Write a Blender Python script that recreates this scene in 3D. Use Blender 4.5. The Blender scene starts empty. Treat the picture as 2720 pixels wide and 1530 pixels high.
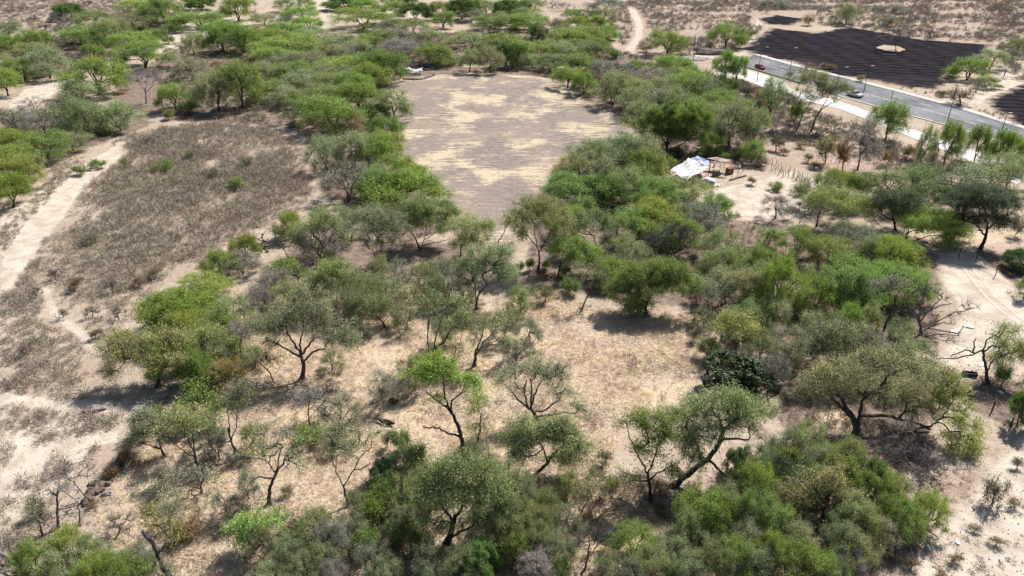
import bpy, bmesh, math, random
import numpy as np
from mathutils import Vector
C = bpy.context.scene.collection
R = math.radians
# ---------------------------------------------------------------- camera, sky, sun, exposure
SRC_W, SRC_H, FOC, CAM_H, PITCH = 2720.0, 1530.0, 1942.0, 54.0, R(28.0)
cd = bpy.data.cameras.new('camera'); cam = bpy.data.objects.new('camera', cd); C.objects.link(cam)
cd.sensor_width = 36.0; cd.lens = 36.0 * FOC / SRC_W; cd.clip_start = 1.0; cd.clip_end = 6000
cam.location = (0, 0, CAM_H); cam.rotation_euler = (math.pi / 2 - PITCH, 0, 0)
bpy.context.scene.camera = cam
SUN_AZ, SUN_EL = math.atan2(0.65, 0.76), R(49)          # azimuth clockwise from +Y
w = bpy.data.worlds.new("World"); bpy.context.scene.world = w; w.use_nodes = True
sky = w.node_tree.nodes.new('ShaderNodeTexSky'); sky.sky_type = 'NISHITA'; sky.sun_disc = False
sky.sun_elevation = SUN_EL; sky.sun_rotation = SUN_AZ
w.node_tree.links.new(sky.outputs[0], w.node_tree.nodes['Background'].inputs[0])
w.node_tree.nodes['Background'].inputs[1].default_value = 0.065
sl = bpy.data.lights.new('sun', 'SUN'); sl.energy = 5.0; sl.angle = R(0.55); sl.color = (1, 0.955, 0.88)
sun = bpy.data.objects.new('sun', sl); C.objects.link(sun)
sdir = Vector((math.sin(SUN_AZ) * math.cos(SUN_EL), math.cos(SUN_AZ) * math.cos(SUN_EL), math.sin(SUN_EL)))
sun.rotation_euler = sdir.to_track_quat('Z', 'Y').to_euler(); sun.location = (60, 40, 120)
vs = bpy.context.scene.view_settings
vs.view_transform = 'Standard'; vs.look = 'None'; vs.exposure = 0.48; vs.gamma = 1.0
bpy.context.scene.cycles.max_bounces = 5; bpy.context.scene.cycles.diffuse_bounces = 3
bpy.context.scene.cycles.transmission_bounces = 3

# ---------------------------------------------------------------- where things stand: points of the photo on the real ground
cp, sp = math.cos(PITCH), math.sin(PITCH)
def ray(x, y):
    u, v = (x - SRC_W / 2) / FOC, (y - SRC_H / 2) / FOC
    return np.array([u, cp - v * sp, -sp - v * cp])
def G(x, y, z=0.0):
    d = ray(x, y); t = (z - CAM_H) / d[2]
    return np.array([d[0] * t, d[1] * t, z])
def on_plane(x, y, Y, tilt=0.0):
    d = ray(x, y); t = (Y + tilt * CAM_H) / (d[1] - tilt * d[2])
    return np.array([d[0] * t, d[1] * t, CAM_H + d[2] * t])
def ppm(p):                                             # source pixels per metre at p
    return FOC / (p[1] * cp - (p[2] - CAM_H) * sp)
ZF = 680 / 1932.0
def T(tile, x, y):                                      # survey sheet -> photo pixel
    return 680 * int(tile[1]) + x * ZF, 510 * int(tile[0]) + y * ZF
def D(x, y): return x * 2720 / 2576.0, y * 2720 / 2576.0

# ---------------------------------------------------------------- objects
def tag(o, label=None, cat=None, group=None, kind=None):
    if label: o['label'] = label
    if cat: o['category'] = cat
    if group: o['group'] = group
    if kind: o['kind'] = kind
    return o
def link(name, data, parent=None, loc=None, rz=0.0):
    o = bpy.data.objects.new(name, data); C.objects.link(o)
    if parent: o.parent = parent
    if loc is not None: o.location = Vector([float(c) for c in loc])
    if rz: o.rotation_euler = (0, 0, rz)
    return o
def thing(name, label, cat, loc=(0, 0, 0), rz=0.0, group=None):
    return tag(link(name, None, None, loc, rz), label, cat, group)
def mesh_np(name, V, F, m=None, smooth=False, mi=None):
    V = np.asarray(V, dtype=np.float32).reshape(-1, 3); F = np.asarray(F, dtype=np.int32)
    me = bpy.data.meshes.new(name); k = F.shape[1]
    me.vertices.add(len(V)); me.vertices.foreach_set('co', V.ravel())
    me.loops.add(F.size); me.loops.foreach_set('vertex_index', F.ravel())
    me.polygons.add(len(F)); me.polygons.foreach_set('loop_start', np.arange(0, F.size, k, dtype=np.int32))
    try: me.polygons.foreach_set('loop_total', np.full(len(F), k, dtype=np.int32))
    except Exception: pass
    if smooth: me.polygons.foreach_set('use_smooth', np.ones(len(F), dtype=bool))
    if m:
        for x in (m if isinstance(m, (list, tuple)) else [m]): me.materials.append(x)
    if mi is not None: me.polygons.foreach_set('material_index', np.asarray(mi, dtype=np.int32))
    me.update(calc_edges=True); me.validate()
    return me
class MB:                                               # boxes, tubes and lumps gathered into one mesh
    def __init__(s): s.bm = bmesh.new()
    def box(s, c, size, rz=0.0, bev=0.0, tilt=None):
        r = bmesh.ops.create_cube(s.bm, size=1.0); vs_ = r['verts']
        bmesh.ops.scale(s.bm, vec=size, verts=vs_)
        if bev:
            es = list({e for v in vs_ for e in v.link_edges})
            r2 = bmesh.ops.bevel(s.bm, geom=es, offset=bev, segments=2, affect='EDGES', profile=0.6)
            vs_ = list({v for f in r2['faces'] for v in f.verts} | {v for v in vs_ if v.is_valid})
        if tilt is not None:
            from mathutils import Euler
            bmesh.ops.rotate(s.bm, cent=(0, 0, 0), matrix=Euler(tilt).to_matrix(), verts=vs_)
        if rz:
            from mathutils import Matrix
            bmesh.ops.rotate(s.bm, cent=(0, 0, 0), matrix=Matrix.Rotation(rz, 3, 'Z'), verts=vs_)
        bmesh.ops.translate(s.bm, vec=c, verts=vs_); return s
    def tube(s, pts, rad, k=7):
        pts = [Vector([float(c) for c in p]) for p in pts]; rings = []
        if not isinstance(rad, (list, tuple)): rad = [rad] * len(pts)
        for i, p in enumerate(pts):
            d = (pts[min(i + 1, len(pts) - 1)] - pts[max(i - 1, 0)]).normalized()
            a = d.cross(Vector((0.31, 0.9, 0.21))).normalized(); b = d.cross(a)
            rings.append([s.bm.verts.new(p + (a * math.cos(6.2832 * j / k) + b * math.sin(6.2832 * j / k)) * rad[i]) for j in range(k)])
        for r0, r1 in zip(rings, rings[1:]):
            for j in range(k): s.bm.faces.new((r0[j], r0[(j + 1) % k], r1[(j + 1) % k], r1[j]))
        s.bm.faces.new(rings[0][::-1]); s.bm.faces.new(rings[-1]); return s
    def lump(s, c, size, seed=0, sub=3, rough=0.22, flat=None):
        r = bmesh.ops.create_icosphere(s.bm, subdivisions=sub, radius=0.5); rs = np.random.RandomState(seed)
        ph = rs.uniform(0, 6, (4, 3)); fr = rs.uniform(3, 9, (4, 3))
        for v in r['verts']:
            n = sum(math.sin(v.co.x * fr[q][0] + ph[q][0]) * math.sin(v.co.y * fr[q][1] + ph[q][1]) * math.cos(v.co.z * fr[q][2] + ph[q][2]) for q in range(4)) / 2
            v.co *= 1 + rough * n
            if flat is not None and v.co.z < flat: v.co.z = flat
        bmesh.ops.scale(s.bm, vec=size, verts=r['verts']); bmesh.ops.translate(s.bm, vec=c, verts=r['verts']); return s
    def quad(s, a, b, c, d):
        s.bm.faces.new([s.bm.verts.new([float(q) for q in p]) for p in (a, b, c, d)]); return s
    def prism(s, prof, y0, y1, bev=0.0):                # profile in XZ pushed along Y
        f0 = [s.bm.verts.new((x, y0, z)) for x, z in prof]; f1 = [s.bm.verts.new((x, y1, z)) for x, z in prof]; n = len(prof); fs = []
        for i in range(n): fs.append(s.bm.faces.new((f0[i], f0[(i + 1) % n], f1[(i + 1) % n], f1[i])))
        fs += [s.bm.faces.new(f0[::-1]), s.bm.faces.new(f1)]
        if bev:
            bmesh.ops.recalc_face_normals(s.bm, faces=fs)
            bmesh.ops.bevel(s.bm, geom=list({e for f in fs for e in f.edges}), offset=bev, segments=2, affect='EDGES')
        return s
    def build(s, name, m, parent=None, loc=None, rz=0.0, smooth=False):
        bmesh.ops.recalc_face_normals(s.bm, faces=s.bm.faces)
        me = bpy.data.meshes.new(name); s.bm.to_mesh(me); s.bm.free(); me.materials.append(m)
        if smooth:
            for p in me.polygons: p.use_smooth = True
        return link(name, me, parent, loc, rz)

# ---------------------------------------------------------------- materials
class NT:
    def __init__(s, name, rough=0.9):
        s.m = bpy.data.materials.new(name); s.m.use_nodes = True; s.t = s.m.node_tree; s.N = s.t.nodes
        s.b = s.N['Principled BSDF']; s.b.inputs['Roughness'].default_value = rough
        s.b.inputs['Specular IOR Level'].default_value = 0.25
        s.geo = None
    def L(s, a, b): s.t.links.new(a, b)
    def set(s, sock, v):
        if isinstance(v, bpy.types.NodeSocket): s.L(v, sock)
        elif hasattr(sock.default_value, '__len__'):
            v = tuple(v); sock.default_value = v + (1,) if len(sock.default_value) == 4 and len(v) == 3 else v
        else: sock.default_value = v
    def pos(s):
        if not s.geo: s.geo = s.N.new('ShaderNodeNewGeometry')
        return s.geo.outputs['Position']
    def island(s):
        s.pos(); return s.geo.outputs['Random Per Island']
    def map(s, scale=(1, 1, 1), rz=0.0, vec=None):
        n = s.N.new('ShaderNodeMapping'); n.inputs['Scale'].default_value = scale; n.inputs['Rotation'].default_value = (0, 0, rz)
        s.L(vec or s.pos(), n.inputs['Vector']); return n.outputs[0]
    def noise(s, scale, detail=4, rough=0.6, vec=None, col=False):
        n = s.N.new('ShaderNodeTexNoise'); n.inputs['Scale'].default_value = scale; n.inputs['Detail'].default_value = detail
        n.inputs['Roughness'].default_value = rough; s.L(vec or s.pos(), n.inputs['Vector']); return n.outputs[1 if col else 0]
    def vor(s, scale, vec=None):
        n = s.N.new('ShaderNodeTexVoronoi'); n.inputs['Scale'].default_value = scale; s.L(vec or s.pos(), n.inputs['Vector']); return n.outputs[0]
    def math(s, op, a, b=0.5):
        n = s.N.new('ShaderNodeMath'); n.operation = op; s.set(n.inputs[0], a); s.set(n.inputs[1], b); return n.outputs[0]
    def step(s, v, lo, hi, a=0.0, b=1.0):
        n = s.N.new('ShaderNodeMapRange'); n.interpolation_type = 'SMOOTHSTEP'
        for i, q in enumerate((v, lo, hi, a, b)): s.set(n.inputs[i], q)
        return n.outputs[0]
    def mix(s, f, a, b, mode='MIX'):
        n = s.N.new('ShaderNodeMix'); n.data_type = 'RGBA'; n.blend_type = mode
        s.set(n.inputs[0], f); s.set(n.inputs[6], a); s.set(n.inputs[7], b); return n.outputs[2]
    def attr(s, name):
        n = s.N.new('ShaderNodeAttribute'); n.attribute_name = name; return n.outputs['Fac']
    def ramp(s, v, *stops):
        n = s.N.new('ShaderNodeValToRGB'); e = n.color_ramp.elements
        while len(e) < len(stops): e.new(0.5)
        for i, (p, c) in enumerate(stops): e[i].position = p; e[i].color = tuple(c) + (1,)
        s.L(v, n.inputs[0]); return n.outputs[0]
    def bump(s, h, strength=0.5, dist=0.2):
        n = s.N.new('ShaderNodeBump'); n.inputs['Strength'].default_value = strength; n.inputs['Distance'].default_value = dist
        s.L(h, n.inputs['Height']); s.L(n.outputs[0], s.b.inputs['Normal'])
    def out(s, c): s.set(s.b.inputs['Base Color'], c); return s.m
def plain(name, col, rough=0.8, var=0.25, scale=3.0, metal=0.0):
    n = NT(name, rough); f = n.noise(scale, 5); n.b.inputs['Metallic'].default_value = metal
    n.bump(f, 0.3, 0.05)
    return n.out(n.mix(n.step(f, 0.3, 0.7), [c * (1 - var) for c in col], [min(1, c * (1 + var)) for c in col]))
DIRT_A, DIRT_B, DIRT_C = (0.43, 0.34, 0.265), (0.56, 0.46, 0.375), (0.34, 0.265, 0.21)
def dirt(n):
    a = n.step(n.noise(0.07, 5), 0.35, 0.68); b = n.step(n.noise(0.9, 6, 0.7), 0.36, 0.66)
    c = n.mix(a, DIRT_A, DIRT_B); c = n.mix(n.math('MULTIPLY', b, 0.75), c, DIRT_C)
    return n.mix(n.math('MULTIPLY', n.step(n.noise(5.0, 3), 0.55, 0.75), 0.4), c, (0.24, 0.185, 0.15))
def m_ground():
    n = NT('ground_soil', 1.0); n.b.inputs['Specular IOR Level'].default_value = 0.05; c = dirt(n)
    wob = n.math('SUBTRACT', n.noise(0.22, 5, 0.65), 0.5); wob2 = n.math('SUBTRACT', n.noise(1.3, 4, 0.7), 0.5)
    def zone(name, k1=0.9, k2=0.6):
        v = n.math('ADD', n.attr(name), n.math('ADD', n.math('MULTIPLY', wob, k1), n.math('MULTIPLY', wob2, k2)))
        return n.step(v, 0.38, 0.66)
    pink = n.mix(n.step(n.noise(0.5, 5), 0.35, 0.65), (0.34, 0.255, 0.205), (0.47, 0.37, 0.305))
    c = n.mix(zone('pink'), c, pink)
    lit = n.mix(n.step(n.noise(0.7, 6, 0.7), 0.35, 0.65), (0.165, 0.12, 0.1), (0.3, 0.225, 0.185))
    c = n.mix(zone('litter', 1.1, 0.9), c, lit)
    st = n.mix(n.step(n.noise(1.6, 7, 0.75, n.map((1, 0.5, 1), 0.6)), 0.34, 0.66), (0.47, 0.36, 0.235), (0.70, 0.565, 0.40))
    st = n.mix(n.step(n.noise(0.13, 4), 0.42, 0.62), st, n.mix(n.step(n.noise(2.2, 6, .75), 0.34, 0.66), (0.46, 0.355, 0.275), (0.63, 0.52, 0.42)))
    st = n.mix(n.math('MULTIPLY', n.step(n.noise(3.3, 5, 0.7), 0.58, 0.72), 0.7), st, (0.23, 0.165, 0.11))
    pk = n.mix(n.step(n.noise(0.9, 6, 0.7), 0.35, 0.65), (0.40, 0.30, 0.225), (0.56, 0.44, 0.345)); st = n.mix(n.step(n.noise(0.19, 6, 0.65), 0.48, 0.60), st, pk)
    st = n.mix(n.math('MULTIPLY', n.step(n.noise(0.33, 7, 0.75), 0.56, 0.70), 0.75), st, (0.27, 0.195, 0.145))
    c = n.mix(zone('straw', 0.7, 0.5), c, st)
    pa = n.mix(n.step(n.noise(0.35, 5, 0.6), 0.35, 0.65), (0.47, 0.39, 0.32), (0.64, 0.56, 0.47))
    c = n.mix(zone('path', 0.5, 0.4), c, pa)
    n.bump(n.math('ADD', n.noise(1.1, 6, 0.7), n.math('MULTIPLY', n.noise(6.0, 3), 0.4)), 0.9, 0.22)
    return n.out(c)
def m_dryfield(ang):
    n = NT('dry_field_soil', 1.0); n.b.inputs['Specular IOR Level'].default_value = 0.05
    v = n.map((0.10, 1.0, 1.0), -ang); v2 = n.map((0.35, 1.6, 1.0), -ang)
    soil = n.mix(n.step(n.noise(0.9, 7, 0.75, n.map((0.5, 1.2, 1), -ang)), 0.35, 0.65), (0.195, 0.158, 0.146), (0.335, 0.277, 0.25))
    soil = n.mix(n.step(n.noise(0.05, 4, 0.6), 0.4, 0.65), soil, n.mix(0.35, soil, (0.40, 0.31, 0.25)))
    straw = n.mix(n.step(n.noise(2.4, 5, 0.7, v2), 0.35, 0.65), (0.46, 0.37, 0.255), (0.72, 0.60, 0.43))
    big = n.noise(0.075, 5, 0.62, n.map((1.0, 0.8, 1), -ang)); str_ = n.noise(0.9, 7, 0.8, n.map((0.14, 1.0, 1.0), -ang + 0.03)); clump = n.noise(0.6, 6, 0.75)
    f = n.math('ADD', n.math('MULTIPLY', str_, 1.5), n.math('ADD', n.math('MULTIPLY', big, 1.9), n.math('MULTIPLY', clump, 0.5)))
    c = n.mix(n.step(f, 1.92, 2.20), soil, straw)
    c = n.mix(n.math('MULTIPLY', n.step(n.noise(2.3, 6, 0.8, n.map((0.35, 1.0, 1), -ang)), 0.56, 0.70), 0.75), c, (0.60, 0.50, 0.38))
    c = n.mix(n.math('MULTIPLY', n.step(n.noise(1.4, 6, 0.8), 0.60, 0.72), 0.6), c, (0.16, 0.12, 0.105))
    e = n.step(n.math('ADD', n.attr('edge'), n.math('MULTIPLY', n.noise(0.3, 5), 7.0)), 3.6, 6.2)
    n.bump(n.noise(1.6, 7, 0.75), 1.0, 0.25)
    return n.out(n.mix(e, dirt(n), c))
def m_plough(ang):
    n = NT('ploughed_soil', 1.0); n.b.inputs['Specular IOR Level'].default_value = 0.02
    soil = n.mix(n.step(n.noise(0.8, 6, 0.7, n.map((0.3, 1.2, 1), -ang)), 0.35, 0.65), (0.008, 0.007, 0.010), (0.024, 0.021, 0.028))
    soil = n.mix(n.step(n.noise(0.05, 3), 0.52, 0.75), soil, (0.045, 0.037, 0.041))
    wv = n.N.new('ShaderNodeTexWave'); wv.bands_direction = 'Y'; wv.inputs['Scale'].default_value = 0.082
    wv.inputs['Distortion'].default_value = 3.0; wv.inputs['Detail'].default_value = 4; wv.inputs['Detail Scale'].default_value = 2.0
    n.L(n.map((0.35, 1, 1), -ang), wv.inputs['Vector'])
    soil = n.mix(n.math('MULTIPLY', n.step(wv.outputs[1], 0.55, 0.95), 0.75), soil, (0.043, 0.037, 0.046))
    e = n.step(n.math('ADD', n.attr('edge'), n.math('MULTIPLY', n.noise(0.16, 6, 0.7), 15.0)), 7.0, 11.5)
    n.bump(n.noise(0.9, 5, 0.7, n.map((0.3, 1.2, 1), -ang)), 0.9, 0.3)
    return n.out(n.mix(e, dirt(n), soil))
def m_leaf(name, trans=0.42, vmin=0.46, vmax=1.55, clump=0.55):
    n = NT(name, 0.75); oi = n.N.new('ShaderNodeObjectInfo'); tc = n.N.new('ShaderNodeTexCoord')
    f = n.math('ADD', n.math('MULTIPLY', n.island(), 0.6), n.math('MULTIPLY', n.noise(clump, 3, 0.6, tc.outputs['Object']), 0.7))
    v = n.step(f, 0.25, 1.1, vmin, vmax)
    hs = n.N.new('ShaderNodeHueSaturation'); n.L(n.step(n.noise(0.8, 2, 0.5, tc.outputs['Object']), 0.25, 0.75, 0.485, 0.515), hs.inputs['Hue'])
    n.L(v, hs.inputs['Value']); n.L(oi.outputs['Color'], hs.inputs['Color'])
    c = hs.outputs[0]; n.out(c); n.b.inputs['Specular IOR Level'].default_value = 0.2
    tr = n.N.new('ShaderNodeBsdfTranslucent'); n.L(n.mix(0.35, c, (0.15, 0.30, 0.04)), tr.inputs['Color'])
    mx = n.N.new('ShaderNodeMixShader'); mx.inputs[0].default_value = trans
    n.L(n.b.outputs[0], mx.inputs[1]); n.L(tr.outputs[0], mx.inputs[2]); n.L(mx.outputs[0], n.N['Material Output'].inputs['Surface'])
    return n.m
def m_bark():
    n = NT('bark', 0.9); oi = n.N.new('ShaderNodeObjectInfo')
    f = n.noise(4.0, 5, 0.7, n.map((1, 1, 0.35))); n.bump(f, 0.8, 0.06)
    return n.out(n.mix(n.step(f, 0.3, 0.7), n.mix(1.0, oi.outputs['Color'], (0.55, 0.55, 0.55), 'MULTIPLY'), oi.outputs['Color']))
def m_scrub(name, cols, sc=0.16):
    n = NT(name, 0.9); f = n.math('ADD', n.math('MULTIPLY', n.island(), 0.45), n.math('MULTIPLY', n.noise(sc, 4, 0.6), 1.1))
    k = len(cols); return n.out(n.ramp(n.step(f, 0.4, 1.15), *[(i / (k - 1), c) for i, c in enumerate(cols)]))
def m_road():
    n = NT('asphalt', 0.85); f = n.step(n.noise(0.06, 4), 0.4, 0.62); g = n.noise(1.2, 5, 0.7, n.map((1, 0.3, 1), 0.36))
    f2 = n.step(n.noise(0.11, 5, 0.7, n.map((1, 0.45, 1), 0.36)), 0.46, 0.60); c = n.mix(f, n.mix(f2, (0.085, 0.088, 0.10), (0.15, 0.153, 0.165)), (0.20, 0.205, 0.22)); c = n.mix(n.math('MULTIPLY', n.step(g, 0.4, 0.7), 0.3), c, (0.26, 0.26, 0.27))
    return n.out(c)
MG = m_ground(); BARK = m_bark(); LEAF = m_leaf('foliage'); LEAFD = m_leaf('cactus_skin', 0.05)
CONC = plain('pale_concrete', (0.60, 0.575, 0.555), 0.85, 0.22, 0.35); KERB = plain('kerb_concrete', (0.60, 0.55, 0.52), 0.85, 0.1, 1.5)
ROADM = m_road(); PAINT = plain('road_paint', (0.50, 0.49, 0.50), 0.7, 0.25, 1.5); WALLM = plain('grey_wall', (0.30, 0.29, 0.29), 0.9, 0.15, 1)
WOOD = plain('weathered_wood', (0.19, 0.14, 0.11), 0.9, 0.35, 4); DWOOD = plain('dark_wood', (0.06, 0.042, 0.035), 0.9, 0.35, 4)
STEEL = plain('lamp_steel', (0.10, 0.095, 0.10), 0.55, 0.15, 2, 0.3); LAMPW = plain('lamp_head_grey', (0.55, 0.54, 0.52), 0.5, 0.1, 2)
WHITE = plain('white_sheeting', (0.74, 0.76, 0.80), 0.6, 0.12, 0.9); ROCK = plain('grey_rock', (0.24, 0.22, 0.21), 0.9, 0.4, 2.5)
PALEROCK = plain('pale_rock', (0.55, 0.51, 0.47), 0.9, 0.25, 2.5); RUST = plain('rusty_panel', (0.25, 0.105, 0.06), 0.8, 0.3, 2)
BLACKP = plain('black_plastic', (0.028, 0.028, 0.034), 0.5, 0.3, 2); GLASS = plain('car_glass', (0.03, 0.04, 0.05), 0.15, 0.1, 1)
TYRE = plain('tyre_rubber', (0.02, 0.02, 0.02), 0.8, 0.1, 5)
# ---------------------------------------------------------------- the land
def world_poly(pts, disp=True):
    return np.array([G(*(D(*p) if disp else p))[:2] for p in pts])
def inside(P, poly):
    x, y = P[:, 0], P[:, 1]; r = np.zeros(len(P), bool); j = len(poly) - 1
    for i in range(len(poly)):
        xi, yi = poly[i]; xj, yj = poly[j]
        c = ((yi > y) != (yj > y)) & (x < (xj - xi) * (y - yi) / ((yj - yi) + 1e-12) + xi); r ^= c; j = i
    return r
def sdist(P, poly):                                     # signed distance, positive inside
    d = np.full(len(P), 1e9)
    for i in range(len(poly)):
        a, b = poly[i - 1], poly[i]; ab = b - a
        t = np.clip(((P - a) @ ab) / (ab @ ab + 1e-9), 0, 1)
        d = np.minimum(d, np.hypot(*(P - a - t[:, None] * ab).T))
    return np.where(inside(P, poly), d, -d)
ZONES = {
 'straw': [(1.8, [(225, 1460), (240, 1290), (330, 1180), (420, 1020), (560, 900), (600, 760), (720, 680), (1000, 740), (1250, 760), (1340, 700), (1480, 770), (1750, 800), (1790, 900), (1720, 1010), (1560, 1100), (1530, 1200), (1700, 1320), (2000, 1460)]),
           (1.0, [(2040, 1000), (2130, 1000), (2160, 1100), (2060, 1090)]), (1.5, [(2230, 560), (2420, 560), (2520, 540), (2576, 600), (2450, 620), (2250, 600)]),
           (1.0, [(1280, 480), (1290, 520), (1250, 640), (1190, 640), (1230, 560)])],
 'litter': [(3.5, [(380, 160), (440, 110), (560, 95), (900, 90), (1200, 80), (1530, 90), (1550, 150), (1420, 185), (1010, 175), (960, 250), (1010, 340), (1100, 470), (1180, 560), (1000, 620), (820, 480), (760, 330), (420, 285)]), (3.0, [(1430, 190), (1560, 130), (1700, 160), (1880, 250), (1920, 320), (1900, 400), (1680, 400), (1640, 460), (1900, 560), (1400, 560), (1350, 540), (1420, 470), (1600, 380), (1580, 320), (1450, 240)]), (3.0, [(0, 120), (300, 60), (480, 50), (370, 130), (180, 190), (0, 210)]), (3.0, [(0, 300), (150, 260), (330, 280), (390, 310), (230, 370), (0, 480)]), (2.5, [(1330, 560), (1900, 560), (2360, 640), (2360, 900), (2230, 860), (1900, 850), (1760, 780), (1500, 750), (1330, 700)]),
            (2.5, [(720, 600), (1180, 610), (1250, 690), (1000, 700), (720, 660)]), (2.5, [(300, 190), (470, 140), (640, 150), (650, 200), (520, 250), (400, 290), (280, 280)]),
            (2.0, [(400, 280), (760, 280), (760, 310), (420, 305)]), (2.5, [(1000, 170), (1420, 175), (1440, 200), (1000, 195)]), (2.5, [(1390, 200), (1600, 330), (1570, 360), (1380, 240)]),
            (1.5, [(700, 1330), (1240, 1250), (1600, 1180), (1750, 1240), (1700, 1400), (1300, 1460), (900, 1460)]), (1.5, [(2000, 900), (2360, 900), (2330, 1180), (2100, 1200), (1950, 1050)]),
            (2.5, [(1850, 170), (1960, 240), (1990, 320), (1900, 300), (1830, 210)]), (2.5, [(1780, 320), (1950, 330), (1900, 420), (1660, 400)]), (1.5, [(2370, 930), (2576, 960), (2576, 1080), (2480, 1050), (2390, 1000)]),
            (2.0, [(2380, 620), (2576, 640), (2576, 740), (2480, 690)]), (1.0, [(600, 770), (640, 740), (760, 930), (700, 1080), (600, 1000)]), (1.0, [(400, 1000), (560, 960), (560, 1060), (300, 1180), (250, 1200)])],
 'path': [(2.5, [(0, 285), (60, 225), (150, 200), (215, 205), (130, 240), (60, 265), (0, 310)]), (2.0, [(300, 362), (240, 395), (100, 480), (0, 545), (0, 760), (70, 690), (140, 570), (215, 470), (310, 390)]),
          (1.2, [(0, 985), (180, 1010), (330, 1005), (330, 1030), (180, 1040), (0, 1020)]), (1.2, [(0, 1180), (120, 1110), (300, 1080), (300, 1110), (130, 1150), (0, 1240)]), (1.0, [(100, 720), (120, 720), (150, 790), (215, 830), (240, 870), (330, 850), (360, 780), (372, 785), (345, 870), (230, 890), (190, 840), (130, 800)]),
          (4, [(460, 10), (560, 40), (650, 62), (640, 85), (560, 70), (440, 125), (405, 140), (360, 95), (430, 60)]), (4, [(770, 0), (850, 0), (825, 60), (812, 95), (798, 60), (800, 30)]),
          (4, [(890, 25), (1060, 15), (1060, 60), (900, 70)]), (2, [(245, 150), (300, 128), (308, 140), (265, 156)]),
          (2.0, [(1575, 15), (1600, 25), (1618, 60), (1615, 95), (1595, 128), (1570, 128), (1598, 90), (1600, 60)]), (2.5, [(1770, 480), (1900, 455), (1990, 430), (2070, 450), (2050, 545), (1850, 555), (1750, 500)]),
          (2.0, [(2380, 640), (2440, 620), (2600, 760), (2600, 850), (2390, 990), (2360, 900), (2420, 790), (2370, 700)]), (2.0, [(2576, 1100), (2400, 1290), (2280, 1449), (2620, 1500), (2620, 1090)]),
          (2.5, [(1870, 130), (1905, 45), (1920, 60), (1885, 125), (1880, 145), (1740, 150), (1640, 155), (1650, 140), (1800, 138)]), (1.5, [(0, 1000), (330, 1010), (280, 1080), (160, 1230), (0, 1330)]),
          (1.5, [(1150, 160), (1420, 165), (1420, 172), (1150, 168)]), (3.0, [(2480, 200), (2576, 160), (2576, 210), (2400, 290), (2330, 270)])],
 'pink': [(3.0, [(700, 330), (790, 330), (800, 500), (700, 560), (560, 620), (480, 660), (420, 640), (620, 520), (700, 430)]), (4.0, [(0, 0), (430, 0), (300, 110), (0, 60)]), (4.0, [(1480, -10), (2600, -10), (2600, 190), (2500, 112), (2330, 98), (2100, 60), (1930, 55), (1850, 125), (1620, 150), (1560, 100)]),
          (3.0, [(1880, 300), (2100, 330), (2500, 420), (2400, 440), (2080, 440), (1900, 360)]), (1.5, [(520, 960), (700, 1000), (620, 1100), (520, 1050)]), (1.5, [(2360, 1180), (2480, 1190), (2420, 1300), (2340, 1260)])],
}
ys = [18.0]
while ys[-1] < 900: ys.append(ys[-1] * 1.0085 + 0.08)
ys = np.array(ys + [1100, 1500, 2200, 3200.0]); nx = 420; us = np.linspace(-1, 1, nx)
GX = us[None, :] * (ys[:, None] * 0.95 + 45); GY = np.repeat(ys[:, None], nx, 1); GP = np.stack([GX.ravel(), GY.ravel()], 1)
rs = np.random.RandomState(3)
GZ = -0.03 + 0.0 * GP[:, 0]
idx = np.arange(len(ys) * nx).reshape(len(ys), nx)
GF = np.stack([idx[:-1, :-1], idx[:-1, 1:], idx[1:, 1:], idx[1:, :-1]], -1).reshape(-1, 4)
gme = mesh_np('ground', np.column_stack([GP, GZ]), GF, MG)
for zn, polys in ZONES.items():
    a = np.zeros(len(GP))
    for soft, pl in polys:
        a = np.maximum(a, np.clip(0.5 + sdist(GP, world_poly(pl)) / (2 * soft), 0, 1))
    gme.attributes.new(zn, 'FLOAT', 'POINT').data.foreach_set('value', a.astype(np.float32))
tag(link('ground', gme), kind='structure')

def sheet(name, poly, cell, z, m, ang=0.0, ridge=0.0, period=1.0, holes=()):
    ca, sa = math.cos(ang), math.sin(ang); Q = np.column_stack([poly @ (ca, sa), poly @ (-sa, ca)])
    lo, hi = Q.min(0), Q.max(0); nx_, ny_ = [int((hi[i] - lo[i]) / cell[i]) + 2 for i in (0, 1)]
    u, v = np.meshgrid(lo[0] + np.arange(nx_) * cell[0], lo[1] + np.arange(ny_) * cell[1])
    P = np.column_stack([(u * ca - v * sa).ravel(), (u * sa + v * ca).ravel()])
    d = sdist(P, poly)
    for h in holes: d = np.where(-sdist(P, h) > 0, np.minimum(d, 4.5 - sdist(P, h)), -1.0)
    zz = z + ridge * (0.5 + 0.5 * np.sin(v.ravel() * 6.2832 / period + 0.6 * np.sin(u.ravel() * 0.05))) * np.clip(d / 4, 0, 1)
    ii = np.arange(nx_ * ny_).reshape(ny_, nx_); F = np.stack([ii[:-1, :-1], ii[:-1, 1:], ii[1:, 1:], ii[1:, :-1]], -1).reshape(-1, 4)
    F = F[(d[F] > 0).all(1)]; used = np.unique(F); rm = np.full(len(P), -1); rm[used] = np.arange(len(used))
    me = mesh_np(name, np.column_stack([P, zz])[used], rm[F], m, True)
    me.attributes.new('edge', 'FLOAT', 'POINT').data.foreach_set('value', d[used].astype(np.float32))
    return tag(link(name, me), kind='structure')
def wdir(a, b):
    p, q = G(*a), G(*b); return math.atan2(q[1] - p[1], q[0] - p[0])
DRYF = world_poly([(985, 225), (1010, 202), (1080, 188), (1200, 182), (1330, 190), (1420, 200), (1450, 240), (1560, 290), (1620, 350), (1580, 420), (1450, 480), (1400, 520), (1330, 560), (1290, 640), (1180, 640), (1140, 580), (1060, 520), (1000, 400), (960, 300)])
fa = R(-1.5)
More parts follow.
